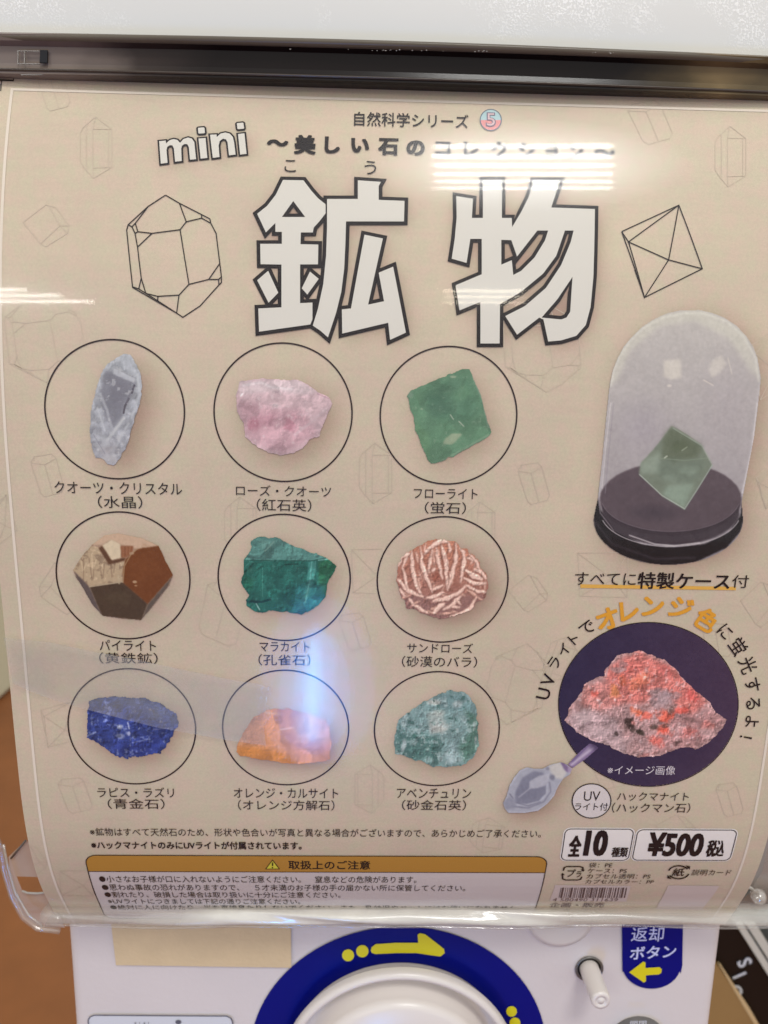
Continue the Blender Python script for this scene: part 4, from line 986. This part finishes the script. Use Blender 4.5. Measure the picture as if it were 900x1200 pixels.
p.blob(455, 255, 22, 8, (168, 184, 158), .7).blob(288, 424, 10, 5, (170, 186, 166), .7).blob(225, 345, 20, 22, (132, 164, 146), .6).line([(215, 365), (250, 530), (310, 690)], (126, 166, 138), 1.5, .5)
p.facet(18, .05, 1).grain(12, 16).relief(8, .018).spots(4, .2, (146, 176, 152), .4).mul(0.95, 0.92, 0.9).build('mineral_picture', card, 0.00024, L_(pic_names[2]))
# 4 pyrite
p = Pic(50, 590, 4.5, O4, (190, 164, 150), seed=44, rag=0.25)
p.fill([(160, 348), (205, 280), (250, 222), (300, 235), (350, 320), (440, 300), (420, 412), (250, 438)], (206, 188, 166), .8)
for k in range(16):
    x = 190+k*14; p.line([(x, 260+(k*37) % 60), (x+20-(k*11) % 40, 300+(k*53) % 110)], (246, 230, 206) if k % 2 else (150, 126, 110), 1.5, .5)
p.spots(6, .08, (132, 112, 100), .5).spots(5, .1, (250, 232, 208), .5, 7)
p.fill([(260, 215), (330, 160), (400, 152), (520, 178), (615, 222), (500, 240), (415, 215), (365, 188), (310, 218)], (226, 200, 184), 1, 1)
p.fill([(315, 220), (365, 188), (412, 215), (416, 285), (365, 300)], (240, 230, 212), .7).fill([(296, 236), (315, 221), (365, 300), (438, 284), (434, 302), (350, 322)], (104, 72, 54), .7).fill([(412, 222), (478, 222), (476, 265), (436, 286), (416, 284)], (158, 104, 76), .8).line([(425, 225), (425, 280)], (190, 140, 110), .9, .7).line([(445, 225), (445, 275)], (186, 134, 104), .9, .7).line([(462, 225), (460, 270)], (190, 140, 110), .9, .7)
p.fill([(440, 292), (500, 240), (615, 222), (650, 300), (692, 374), (555, 530), (425, 420), (425, 350)], (126, 72, 36), .8).blob(540, 330, 100, 90, (136, 80, 42), .6).fill([(248, 438), (422, 414), (555, 530), (522, 615), (315, 594)], (82, 66, 54), .8).blob(400, 500, 90, 50, (92, 78, 62), .6)
p.fill([(165, 355), (248, 438), (315, 594), (255, 540), (210, 450)], (104, 94, 100), 1).fill([(692, 374), (660, 440), (522, 615), (555, 530)], (106, 96, 94), 1).line([(248, 438), (422, 412)], (206, 194, 176), 1.4, .8).line([(425, 415), (432, 330), (470, 262), (500, 240)], (190, 164, 132), 1.3, .7).line([(425, 420), (555, 530)], (96, 60, 40), 1, .6)
p.blob(487, 412, 12, 8, (206, 176, 150), .9).blob(492, 432, 10, 5, (196, 160, 130), .8).blob(472, 262, 12, 8, (200, 174, 150), .8).line([(400, 380), (405, 420)], (210, 198, 176), 2.4, .7).grain(3, 14).mul(0.90, 0.86, 0.78).build('mineral_picture', card, 0.00024, L_(pic_names[3]))
# 5 malachite
p = Pic(240, 590, 4.5, O5, (36, 92, 80), seed=55)
p.fill([(235, 255), (250, 170), (400, 180), (560, 250), (650, 285), (560, 302), (380, 300), (205, 300)], (84, 124, 116), 1.2, .95).fill([(290, 190), (380, 195), (350, 240), (300, 240)], (106, 142, 132), 2, .6).fill([(650, 290), (698, 325), (640, 490), (600, 430), (600, 310)], (40, 92, 62), 2, .9).fill([(480, 430), (640, 430), (600, 545), (510, 590), (470, 570)], (48, 112, 112), 4, .8).fill([(545, 305), (590, 300), (570, 420), (520, 560), (490, 565), (540, 420)], (70, 132, 124), 1.5, .7)
p.line([(565, 305), (555, 400), (530, 520)], (110, 160, 150), 1.3, .6).line([(585, 305), (575, 400)], (96, 148, 140), 1, .5).line([(210, 298), (390, 300), (560, 302), (655, 285)], (26, 66, 56), 1.3, .7).line([(425, 322), (490, 318)], (20, 56, 48), 2, .8).line([(205, 360), (235, 345), (240, 330)], (20, 62, 48), 2.2, .8).line([(220, 515), (300, 518), (345, 505)], (18, 52, 52), 2.8, .85).line([(305, 335), (305, 490)], (80, 136, 122), 1, .5).line([(272, 528), (290, 560)], (150, 176, 168), 1.4, .8).line([(345, 225), (318, 250)], (136, 164, 150), 1.4, .7).line([(365, 200), (345, 222)], (132, 160, 146), 1.2, .6).line([(215, 330), (240, 310)], (70, 120, 108), 1.2, .6)
for k in range(9): p.line([(330+k*22, 320+(k*29) % 40), (320+k*24, 540-(k*31) % 50)], (56, 110, 100) if k % 2 else (26, 74, 66), 1.6, .18, 3)
p.fill([(205, 370), (260, 400), (250, 460), (200, 440)], (28, 84, 62), 2, .6).blob(240, 350, 16, 16, (60, 116, 100), .6).line([(660, 290), (600, 298)], (120, 160, 150), 1.6, .7).facet(12, .13, 2).grain(8, 18).relief(6, .08).spots(5, .2, (92, 146, 134), .35).mul(1, 1.08, 1.08).build('mineral_picture', card, 0.00024, L_(pic_names[4]))
# 6 desert rose
p = Pic(430, 590, 4.5, O6, (158, 104, 84), seed=66, rag=1.5)
p.grad((172, 118, 96), (116, 86, 84), .8).grain(5, 30).fill([(165, 430), (330, 500), (640, 470), (560, 560), (390, 612), (205, 548)], (122, 96, 94), 3, .6).spots(5, .10, (104, 70, 58), .5)
rgp = random.Random(8)
for k in range(34):   # small blades between the large ones
    x = rgp.uniform(175, 625); y = rgp.uniform(230, 585); top_ = y < 470
    an = (math.pi/2+(x-410)/520+rgp.uniform(-.3, .3)) if top_ else rgp.uniform(-.5, .6)
    l = rgp.uniform(18, 42); q = [(x-l*math.cos(an), y-l*math.sin(an)), (x+rgp.uniform(-4, 4), y), (x+l*math.cos(an), y+l*math.sin(an))]
    p.blade(q, rgp.uniform(1.8, 3.4), (196, 164, 150), (100, 62, 52), .8)
W = (214, 196, 186)
for q, w_ in [([(165, 330), (180, 280), (230, 262)], 5), ([(240, 240), (235, 320), (255, 410), (285, 490)], 4), ([(215, 275), (190, 330)], 3), ([(280, 225), (290, 320), (320, 400), (345, 470)], 3.6), ([(300, 270), (350, 215), (400, 195), (430, 205)], 4), ([(345, 240), (330, 300), (325, 370)], 3), ([(365, 225), (375, 310), (400, 400)], 3.2), ([(390, 215), (410, 280), (420, 360), (422, 460)], 4), ([(430, 205), (435, 260)], 3), ([(468, 205), (470, 290), (445, 380), (425, 450)], 4), ([(490, 230), (515, 270), (505, 350), (492, 420)], 3.4), ([(540, 262), (580, 310), (605, 370)], 3), ([(525, 280), (560, 300)], 3), ([(515, 350), (560, 380), (610, 400)], 5), ([(510, 390), (570, 420), (630, 420)], 4), ([(520, 430), (580, 460), (630, 470)], 3.4), ([(560, 345), (600, 360), (630, 400)], 4),
              ([(160, 400), (190, 430), (230, 470), (300, 495)], 4), ([(170, 450), (200, 490)], 3), ([(310, 498), (360, 490), (410, 465)], 4), ([(340, 515), (420, 500), (480, 470), (525, 435)], 4.6), ([(345, 450), (400, 430)], 3), ([(345, 360), (360, 340)], 3), ([(240, 530), (290, 560), (325, 578)], 3.6), ([(350, 585), (380, 540), (410, 525)], 4.4), ([(400, 560), (450, 530), (495, 490)], 4), ([(440, 540), (490, 550)], 3), ([(430, 598), (500, 580), (550, 545), (580, 490)], 4), ([(215, 500), (250, 530)], 3), ([(470, 510), (500, 530)], 2.4), ([(190, 320), (200, 400), (215, 450)], 3)]:
    p.blade(q, w_*1.15, (206, 180, 168), (92, 58, 50))
p.blob(360, 385, 28, 26, (120, 68, 54), .6).blob(410, 290, 10, 20, (150, 116, 108), .5).relief(4, .07).mul(1.19, 1.15, 1.12).build('mineral_picture', card, 0.00024, L_(pic_names[5]))
# 7 lapis
p = Pic(60, 770, 4.5, O7, (48, 64, 128), seed=77, rag=1.4)
p.fill([(190, 225), (380, 200), (560, 230), (640, 290), (560, 330), (470, 250), (200, 268)], (98, 116, 158), 3, .4).fill([(195, 270), (300, 235), (420, 245), (400, 280), (250, 300), (200, 310)], (42, 58, 118), 3, .8).fill([(600, 290), (675, 310), (670, 360), (620, 370)], (60, 76, 128), 1.5, .8).fill([(300, 470), (600, 400), (560, 510), (410, 535)], (44, 58, 132), 5, .6)
p.blob(362, 368, 18, 14, (172, 180, 202), .9).line([(405, 345), (412, 375)], (160, 168, 196), 1.8, .8).blob(365, 415, 24, 14, (150, 160, 194), .7).blob(410, 400, 10, 12, (176, 178, 200), .8).line([(190, 415), (235, 395)], (150, 160, 190), 2, .6).blob(578, 340, 18, 8, (150, 140, 150), .7).blob(525, 275, 16, 10, (142, 126, 130), .7).line([(540, 380), (640, 370)], (110, 112, 150), 1.6, .6).line([(430, 450), (520, 430)], (130, 142, 184), 1.6, .5).blob(540, 285, 8, 14, (60, 56, 70), .7)
p.spots(5, .12, (128, 140, 184), .6).spots(4, .13, (24, 34, 86), .6, 8).facet(8, .16, 2).grain(7, 20).relief(4.5, .10).spots(3, .24, (176, 182, 206), .5, 17).build('mineral_picture', card, 0.00024, L_(pic_names[6]))
# 8 calcite
p = Pic(240, 770, 4.5, O8, (204, 142, 104), seed=88)
p.fill([(165, 470), (250, 470), (420, 500), (480, 565), (190, 525)], (208, 134, 62), 4, .9).fill([(250, 320), (440, 262), (470, 400), (300, 440), (200, 420)], (204, 148, 116), 4, .6).fill([(300, 330), (390, 330), (370, 440), (300, 440)], (206, 144, 96), 3, .7).fill([(440, 420), (660, 450), (660, 545), (480, 570)], (212, 152, 132), 4, .8).fill([(470, 290), (670, 340), (668, 450), (480, 440)], (206, 168, 158), 4, .7)
p.line([(400, 380), (470, 370)], (226, 190, 176), 2, .7).line([(320, 290), (400, 300)], (216, 176, 156), 2.5, .6).facet(16, .08, 2).grain(8, 16).relief(6, .035).spots(4, .18, (230, 192, 168), .4).mul(1.03, 1.02, 0.93).build('mineral_picture', card, 0.00024, L_(pic_names[7]))
# 9 aventurine
p = Pic(420, 770, 4.5, O9, (124, 154, 152), seed=99, rag=1.2)
p.fill([(185, 400), (330, 400), (440, 430), (430, 575), (270, 535), (185, 510)], (74, 114, 106), 4, .8).fill([(560, 250), (640, 330), (635, 480), (560, 560), (530, 470), (590, 380)], (74, 116, 98), 4, .75).fill([(440, 180), (590, 200), (610, 280), (480, 280), (400, 250)], (108, 144, 146), 4, .6).fill([(360, 290), (440, 280), (470, 380), (380, 410)], (186, 192, 184), 3, .6).blob(405, 235, 40, 18, (196, 200, 192), .85).blob(530, 245, 36, 22, (186, 198, 196), .7, -20).blob(420, 295, 40, 18, (182, 190, 182), .7).blob(420, 370, 60, 34, (190, 192, 184), .7).blob(238, 465, 14, 34, (182, 194, 194), .85, 10).blob(490, 510, 32, 60, (160, 184, 186), .8, 10).blob(610, 360, 10, 30, (176, 188, 184), .7).blob(620, 450, 10, 34, (186, 194, 192), .7).blob(370, 540, 30, 18, (150, 176, 172), .7).blob(365, 485, 14, 16, (160, 182, 176), .6)
p.spots(7, .10, (176, 196, 194), .6).spots(5, .13, (48, 92, 80), .55, 5).facet(10, .08, 2).grain(6, 20).relief(4, .08).spots(3.2, .2, (206, 214, 210), .5, 12).build('mineral_picture', card, 0.00024, L_(pic_names[8]))

# dome case picture
p = Pic(650, 350, 3.428, OC, (184, 176, 184), seed=121, rag=0.0, step=0.7)
p.grad((194, 190, 188), (158, 151, 162), .8).fill([(215, 350), (260, 210), (400, 70), (580, 40), (760, 130), (830, 320), (790, 300), (700, 160), (560, 90), (420, 110), (300, 210), (250, 330)], (206, 204, 196), 5, .8).blob(700, 420, 140, 220, (178, 170, 178), .5, 0, 1, .05).blob(350, 520, 130, 130, (170, 162, 176), .5, 0, 1, .05)
p.line([(215, 360), (190, 640), (180, 800)], (200, 196, 204), 3, .6, 3).line([(822, 340), (795, 560), (750, 800)], (200, 196, 204), 3, .5, 3).fill([(150, 850), (172, 800), (185, 850), (240, 930), (350, 985), (460, 998), (600, 985), (700, 935), (745, 870), (752, 812), (762, 870), (745, 935), (690, 1000), (560, 1060), (420, 1075), (250, 1030), (165, 950)], (26, 22, 27), .8)
ell = [(465+285*math.cos(R(a_)), 805+148*math.sin(R(a_))) for a_ in range(0, 360, 10)]
p.fill(ell, (88, 74, 84), 1.2, .97).fill([(465+278*math.cos(R(a_)), 850+140*math.sin(R(a_))) for a_ in range(10, 171, 8)]+[(465+278*math.cos(R(a_)), 800+134*math.sin(R(a_))) for a_ in range(170, 9, -8)], (54, 44, 54), 1, .9)
p.line([(465+278*math.cos(R(a_)), 800+134*math.sin(R(a_))) for a_ in range(10, 171, 8)], (126, 112, 124), .9, .7).line([(465+282*math.cos(R(a_)), 855+140*math.sin(R(a_))) for a_ in range(15, 166, 6)], (196, 188, 198), 1.0, .85).line([(300, 950), (400, 985), (480, 992), (580, 980)], (226, 220, 226), 1.3, .8, 1.5)
p.line([(175, 800), (182, 860), (235, 930)], (160, 148, 160), 1.2, .6).blob(400, 860, 120, 40, (66, 56, 68), .7, 0, 1, .1).line([(165, 900), (230, 985), (400, 1045), (560, 1040)], (66, 58, 68), 2.5, .6, 3)
p.fill([(438, 248), (505, 244), (508, 318), (470, 325), (436, 312)], (218, 212, 206), 2.5, .8).fill([(628, 250), (668, 228), (690, 262), (660, 300), (630, 318), (618, 290)], (212, 206, 202), 2.5, .75).line([(598, 328), (635, 348)], (216, 208, 204), 1.6, .8).line([(695, 240), (710, 300)], (210, 204, 200), 1.8, .6).blob(460, 350, 10, 6, (216, 208, 204), .7)
p.fill([(468, 512), (520, 540), (590, 590), (632, 668), (575, 760), (520, 845), (430, 790), (338, 705), (345, 660), (400, 600), (440, 550)], (122, 134, 120), 1).fill([(468, 512), (590, 590), (570, 640), (480, 660), (425, 640), (440, 550)], (94, 104, 84), 5, .75).fill([(425, 640), (605, 650), (560, 740), (480, 745), (395, 700)], (112, 128, 116), 6, .6).fill([(345, 660), (425, 610), (415, 700), (340, 705)], (158, 174, 162), 4, .6).fill([(450, 750), (560, 740), (520, 840), (430, 790)], (150, 172, 158), 4, .7).blob(500, 590, 34, 22, (86, 98, 74), .5).blob(540, 690, 40, 24, (140, 158, 144), .5).blob(460, 720, 30, 20, (146, 164, 150), .5)
p.line([(340, 706), (430, 790), (518, 842)], (186, 200, 190), 1.5, .7).line([(632, 668), (575, 760), (520, 845)], (176, 192, 184), 1.4, .7).line([(475, 520), (590, 590), (628, 660)], (164, 176, 164), 1.4, .6).line([(440, 640), (450, 632)], (200, 210, 196), 1.6, .8).line([(510, 610), (530, 596)], (170, 182, 160), 1.2, .7).line([(420, 640), (520, 650), (610, 640)], (136, 152, 134), 1.2, .6)
p.line([(226, 350), (236, 290), (258, 236), (300, 172), (350, 122), (430, 78), (520, 58), (600, 60), (690, 92), (760, 156), (806, 240), (818, 330)], (226, 226, 220), 2.2, .55, 3).line([(224, 420), (204, 600), (190, 760)], (222, 218, 224), 1.4, .6, 1.2).line([(812, 420), (792, 600), (752, 780)], (226, 222, 228), 1.6, .6, 1.2).line([(236, 420), (216, 620), (202, 780)], (150, 142, 156), 1.2, .5, 1.2).grain(4, 10).grain(12, 10, 2).mul(.97, .965, .935).build('case_picture', card, 0.00024, 'printed picture of a glass dome case holding a pale green crystal')

# hackmanite on its dark disc
disc = arc(759.5, 825, 105.2, 0, 357, 119, 96)
p = Pic(0, 0, 1, disc, (44, 34, 64), seed=131, rag=0.0, step=0.8)
p.grad((40, 36, 70), (74, 54, 78), .8, False).blob(770, 860, 80, 40, (36, 28, 60), .5, 0, 1, .05).grain(14, 8).grain(3, 8, 3)
disc_o = p.build('picture_disc', card, 0.00024, 'dark purple disc behind the pink rock picture')
f = Flat(); f.stroke(pix(disc), 0.0003, True); f.build('disc_edge', DARK, disc_o, 0.00030)
OH = [(232, 430), (250, 385), (300, 310), (330, 290), (362, 288), (362, 262), (400, 220), (470, 202), (520, 215), (560, 235), (600, 265), (620, 298), (660, 330), (710, 375), (725, 400), (765, 432), (740, 470), (700, 512), (670, 525), (620, 522), (545, 545), (470, 555), (420, 542), (380, 520), (320, 498), (270, 472)]
p = Pic(580, 690, 2.8125, OH, (172, 146, 146), seed=141, rag=1.2, step=0.6)
p.fill([(360, 265), (470, 200), (600, 265), (700, 375), (640, 420), (560, 350), (470, 380), (380, 370)], (206, 118, 108), 5, .8).fill([(290, 320), (370, 300), (420, 380), (340, 400), (280, 380)], (196, 130, 122), 4, .7).fill([(235, 420), (300, 400), (400, 430), (440, 550), (320, 500), (255, 465)], (178, 164, 168), 4, .85).fill([(560, 420), (720, 400), (760, 435), (660, 525), (520, 540)], (176, 138, 138), 4, .7)
OR = (222, 124, 84)
for x, y, rx, ry, c, al in [(395, 340, 16, 26, (222, 150, 96), .8), (420, 300, 14, 20, (214, 112, 80), .7), (480, 300, 50, 24, (216, 128, 98), .7), (440, 260, 40, 20, (200, 112, 104), .7), (470, 405, 26, 14, (226, 112, 76), .85), (500, 415, 30, 16, (226, 100, 80), .7), (560, 420, 30, 22, (216, 92, 70), .8), (555, 465, 30, 20, (228, 96, 76), .85), (610, 400, 26, 14, (214, 92, 80), .8), (650, 350, 26, 26, (200, 92, 88), .7), (560, 265, 20, 24, (196, 108, 104), .6), (330, 345, 14, 12, (206, 96, 84), .7), (530, 500, 30, 22, (206, 96, 84), .7), (640, 470, 30, 22, (200, 118, 112), .7), (700, 450, 26, 16, (204, 124, 116), .7), (545, 360, 44, 34, (150, 136, 140), .9), (520, 340, 20, 14, (160, 146, 148), .7), (600, 350, 18, 14, (150, 132, 134), .7), (420, 250, 18, 14, (126, 108, 110), .7), (400, 265, 20, 10, (150, 134, 136), .7), (445, 445, 20, 24, (52, 42, 40), .9), (470, 470, 24, 10, (56, 52, 46), .9), (455, 440, 8, 8, (190, 130, 124), .9), (520, 455, 18, 10, (74, 64, 58), .8), (580, 395, 14, 22, (84, 70, 64), .7), (400, 475, 8, 8, (70, 60, 60), .8), (560, 450, 14, 8, (80, 66, 60), .7), (500, 385, 16, 8, (120, 90, 84), .6), (640, 430, 20, 10, (120, 96, 94), .6), (340, 370, 12, 8, (170, 132, 128), .6), (600, 505, 20, 8, (110, 88, 88), .6), (430, 505, 16, 8, (100, 86, 88), .6), (500, 545, 30, 8, (150, 100, 96), .6), (310, 440, 10, 6, (140, 124, 130), .6), (270, 430, 8, 8, (140, 122, 126), .6)]:
    p.blob(x, y, rx, ry, c, al, (x*7) % 60-30, 1.6, .7)
p.spots(6, .14, (214, 202, 204), .45).facet(9, .12, 2).grain(10, 26, 1, (1, .8, .8)).relief(5, .10).spots(3.5, .2, (230, 218, 218), .5, 15).spots(4, .24, (70, 56, 54), .5, 25).line([(600, 268), (622, 300)], (196, 182, 186), 2, .6).line([(365, 285), (372, 250), (400, 222)], (190, 176, 178), 2.5, .6)
p.blob(290, 420, 40, 30, (206, 196, 198), .5).blob(340, 470, 44, 22, (200, 188, 192), .5).blob(560, 360, 30, 30, (176, 164, 170), .6).blob(420, 500, 40, 16, (190, 174, 176), .5).blob(700, 470, 30, 20, (206, 186, 186), .5).relief(4, .05, 9).mul(1.06, .98, .97).build('mineral_picture', card, 0.00034, 'printed picture of pink and grey hackmanite')
text('picture_note', [('※イメージ画像', 711.6, 902, 791, 902, 10.5)], ink((214, 206, 212)), 0.00034)

# little torch with a violet beam
p = Pic(585, 860, 7.5, [(598, 262), (640, 215), (720, 135), (790, 78), (840, 88), (872, 118), (760, 215), (668, 278), (640, 298)], (128, 108, 146), seed=151, rag=0.0, step=0.5)
p.fill([(620, 258), (800, 90), (850, 110), (655, 276)], (166, 148, 178), 1.5, .8).line([(632, 265), (830, 112)], (206, 192, 212), 2.2, .8, 2).line([(640, 240), (790, 85)], (94, 78, 128), 1.5, .6, 1.5)
p.blob(850, 95, 70, 60, (60, 48, 82), .75, 0, 1.2, .05); p.build('torch_beam', card, 0.00042, 'printed violet light beam')
p = Pic(585, 860, 7.5, OT, (168, 170, 182), seed=161, rag=0.1, step=0.45)
p.fill([(140, 500), (200, 380), (300, 320), (380, 330), (430, 400), (420, 520), (350, 590), (230, 620), (140, 600)], (124, 126, 144), 1.5, .9).fill([(180, 500), (260, 400), (340, 360), (380, 450), (330, 550), (200, 590)], (122, 124, 142), 2, .6).line([(420, 430), (415, 520), (350, 590), (240, 618), (140, 610)], (188, 190, 202), 2.4, .8, 1).line([(440, 420), (450, 500), (390, 590), (250, 645), (120, 630)], (120, 120, 138), 1.6, .7, 1).line([(120, 560), (90, 520)], (98, 98, 116), 1.4, .7).line([(150, 600), (250, 625), (360, 590)], (92, 92, 112), 1.2, .6)
p.fill([(265, 410), (340, 365), (440, 340), (430, 410), (400, 450), (330, 470), (260, 475)], (184, 184, 194), 1, .85).line([(270, 470), (170, 550)], (176, 176, 188), 1.2, .8).fill([(430, 280), (530, 240), (590, 330), (560, 390), (500, 385), (450, 330)], (202, 198, 192), 1.2, .95).fill([(535, 245), (560, 238), (620, 300), (600, 335), (570, 310)], (122, 100, 140), 1, .9).fill([(600, 262), (640, 300), (622, 340), (600, 330)], (172, 152, 180), 1, .9).blob(465, 375, 24, 26, (112, 112, 128), .8).blob(425, 300, 20, 18, (128, 128, 146), .7).fill([(30, 600), (90, 540), (160, 590), (140, 640), (60, 660)], (140, 142, 158), 1.5, .7).line([(80, 680), (220, 682), (340, 660), (430, 600), (500, 500), (535, 420)], (196, 196, 208), 1.4, .7, .8).line([(60, 690), (220, 695), (345, 675), (430, 612)], (128, 126, 144), 1, .6).line([(90, 450), (180, 320), (250, 292)], (190, 192, 204), 2, .6, 1.5).grain(4, 12)
p.build('torch_picture', card, 0.00046, 'printed picture of a small clear plastic torch')

f = Flat(); f.poly([tuple(q) for q in pix(arc(693, 938, 22.4, 0, 354, 59, 19.8))]); bd = f.build('torch_badge', ink((214, 206, 204)), card, 0.0002)
f = Flat(); f.stroke(pix(arc(693, 938, 22.6, 0, 354, 59, 20)), 0.0004, True); f.build('badge_ring', DARK, bd, 0.0003)
f = Flat(); put_text(f, 'UV', 684, 932.5, 703, 932.5, 11); put_text(f, 'ライト付', 673.5, 944.5, 712, 945, 9, bold=0.006); f.build('badge_text', INK, bd, 0.0003)

# small print -------------------------------------------------------------
text('notice_text', [('※鉱物はすべて天然石のため、形状や色合いが写真と異なる場合がございますので、あらかじめご了承ください。', 105.5, 974.5, 634, 976, 9.5)])
heavy('notice_text', [('※ハックマナイトのみにUVライトが付属されています。', 107, 989.5, 353.5, 990.5, 8.8)], INK, 0.0003, 0.22, 0.0)
bx0, bx1 = -0.1062, 0.0662
(_,), (sT,) = uv([350], [1002.3]); (_,), (sH,) = uv([350], [1021.2]); sB_ = 0.1665; rr = 0.0042
def rrect(u0, u1, s0, s1, r, n=6):
    P_ = []
    for cx, cy, a0 in ((u1-r, s0+r, -90), (u1-r, s1-r, 0), (u0+r, s1-r, 90), (u0+r, s0+r, 180)):
        P_ += [(cx+r*math.cos(R(a0+90*k/n)), cy+r*math.sin(R(a0+90*k/n))) for k in range(n+1)]
    return P_
f = Flat(); f.poly(rrect(bx0, bx1, sT, sB_, rr)); cbx = f.build('caution_box', ink((208, 199, 196)), card, 0.00016)
f = Flat(); top = [q for q in rrect(bx0, bx1, sT, sB_, rr) if q[1] < sT+rr*1.01]; f.poly(top[:7]+[(bx1, sH), (bx0, sH)]+top[7:]); f.build('caution_header', OCHRE, cbx, 0.00022)
f = Flat(); f.stroke(rrect(bx0, bx1, sT, sB_, rr), 0.00038, True); f.stroke([(bx0, sH), (bx1, sH)], 0.00034); f.build('caution_border', INK, cbx, 0.0003)
f = Flat(); f.poly([tuple(q) for q in pix([(319.5, 1007), (327.5, 1017.3), (311.5, 1017.3)])]); ws = f.build('warning_sign', ink((214, 204, 70)), cbx, 0.0003)
f = Flat(); f.stroke(pix([(319.5, 1007), (327.5, 1017.3), (311.5, 1017.3)]), 0.0003, True); f.stroke(pix([(319.5, 1009.8), (319.5, 1013.8)]), 0.0005); f.stroke(pix([(319.5, 1015), (319.5, 1016.4)]), 0.0005); f.build('warning_mark', DARK, ws, 0.00036)
f = Flat(); put_text(f, '取扱上のご注意', 338, 1012.8, 434, 1013.3, 10.5, bold=0.018); f.build('caution_title', DARK, cbx, 0.0003)
f = Flat()
for t, xl_, yl_, xr_, yr_, h in [('●小さなお子様が口に入れないようにご注意ください。　窒息などの危険があります。', 116, 1028, 488, 1031.5, 8), ('●思わぬ事故の恐れがありますので、　５才未満のお子様の手の届かない所に保管してください。', 119, 1037, 545, 1042, 7.4), ('●割れたり、破損した場合は取り扱いに十分にご注意ください。', 122, 1045.5, 399, 1050, 6.8), ('※UVライトにつきましては下記の通りご注意ください。', 125.5, 1053, 352, 1058, 6.2), ('●絶対に人に向けたり、光を直接見たりしないでください。また、乳幼児やペットにはお使いになれません。', 128.6, 1060.5, 608, 1065, 5.6)]:
    put_text(f, t, xl_, yl_, xr_, yr_, h)
f.build('caution_text', INK, cbx, 0.0003)
# price boxes
def pbox(x0, y0, x1, y1):
    (ua,), (sa,) = uv([x0], [(y0+y1)/2]); (ub,), (sb_,) = uv([x1], [(y0+y1)/2]); (_,), (s0,) = uv([(x0+x1)/2], [y0]); (_,), (s1,) = uv([(x0+x1)/2], [y1])
    f = Flat(); f.poly(rrect(ua-.0006, ub+.0006, s0-.0006, s1+.0006, .0026)); o = f.build('price_box', ink((234, 229, 224)), card, 0.00018)
    f = Flat(); f.stroke(rrect(ua, ub, s0, s1, .0022), 0.00036, True); f.build('box_border', DARK, o, 0.00026); return o
pbox(660, 971, 739.5, 1007.5); pbox(744, 972, 859.5, 1007.5)
heavy('price_text', [('全', 666.5, 991, 681, 991, 24)], DARK, 0.0003, 0.9, 0.004)
heavy('price_text', [('10', 685, 987.5, 712, 988, 29)], DARK, 0.0003, 1.1, 0.02)
heavy('price_text', [('種類', 716.5, 998, 735.5, 998, 11)], DARK, 0.0003, 0.3, 0.0)
heavy('price_text', [('¥500', 759, 988.5, 824, 990, 27)], DARK, 0.0003, 0.9, 0.014)
heavy('price_text', [('税込', 828, 993.5, 849, 994, 19)], DARK, 0.0003, 0.55, 0.0)
text('material_text', [('袋：PE', 690, 1013, 717.4, 1013.3, 5.8), ('ケース：PS', 688.5, 1019.6, 734.5, 1020, 5.4), ('カプセル透明：PS', 687.5, 1026, 762, 1026.6, 5.6), ('カプセルカラー：PP', 686, 1032.2, 766, 1032.8, 4.8)])
text('card_text', [('説明カード', 810.5, 1021.8, 856.5, 1021.8, 7)])
f = Flat(); M2 = lambda p_: pix(zm(640, 1005, 9, p_))
f.stroke(M2([(180, 132), (188, 100), (215, 88), (350, 88), (385, 98), (388, 125)]), 0.0006); f.stroke(M2([(375, 195), (362, 222), (335, 230), (205, 230), (172, 218), (172, 170)]), 0.0006)
f.poly([tuple(q) for q in M2([(362, 118), (408, 122), (388, 142)])]); f.poly([tuple(q) for q in M2([(152, 178), (195, 178), (172, 155)])])
put_text(f, 'プ', 664.5, 1022.5, 674, 1022.5, 9, bold=0.01); put_text(f, 'ラ', 675, 1024, 681, 1024, 7, bold=0.01); f.build('recycling_mark', DARK, card, 0.0003)
f = Flat(); f.stroke(pix(arc(795, 1021.5, 12, 195, 330, 12, 7.6)), 0.0007); f.stroke(pix(arc(795, 1021.5, 12, 15, 150, 12, 7.6)), 0.0007)
f.poly([tuple(q) for q in pix([(803, 1013.5), (808, 1018.5), (808.5, 1014.5)])]); f.poly([tuple(q) for q in pix([(787, 1029.5), (782, 1024.5), (781.5, 1028.5)])])
put_text(f, '紙', 788, 1021.5, 802, 1021.5, 9.5, bold=0.012); f.build('recycling_mark', DARK, card, 0.0003)
# barcode
f = Flat(); f.poly([tuple(q) for q in pix([(650.5, 1036.5), (739, 1037.5), (733.5, 1056), (644, 1055)])]); bc = f.build('barcode_label', ink((206, 192, 186)), card, 0.00018)
f = Flat(); rg = random.Random(13); t = 0.0
while t < 1:
    w_ = rg.choice([1, 1, 1, 2, 2, 3])/95; x0 = 657+t*77; x1 = 657+(t+w_)*77
    f.poly([tuple(q) for q in pix([(x0, 1039.5), (x1, 1039.5), (x1-2.6, 1051.5), (x0-2.6, 1051.5)])]); t += w_+rg.choice([1, 1, 2])/95
f.build('barcode_bars', ink((92, 76, 74)), bc, 0.00026)
f = Flat(); put_text(f, '4 580490 311639', 647.5, 1053.6, 724, 1053.8, 3.6); put_text(f, '企画・販売', 644, 1059.8, 708, 1060, 5.5, bold=0.01); f.build('barcode_text', ink((112, 92, 88)), bc, 0.00026)
f = Flat(); f.poly([tuple(q) for q in pix([(783, 1037), (843, 1037.5), (822, 1065.5), (768, 1065)])]); f.build('blank_label', ink((206, 192, 186)), card, 0.00018)
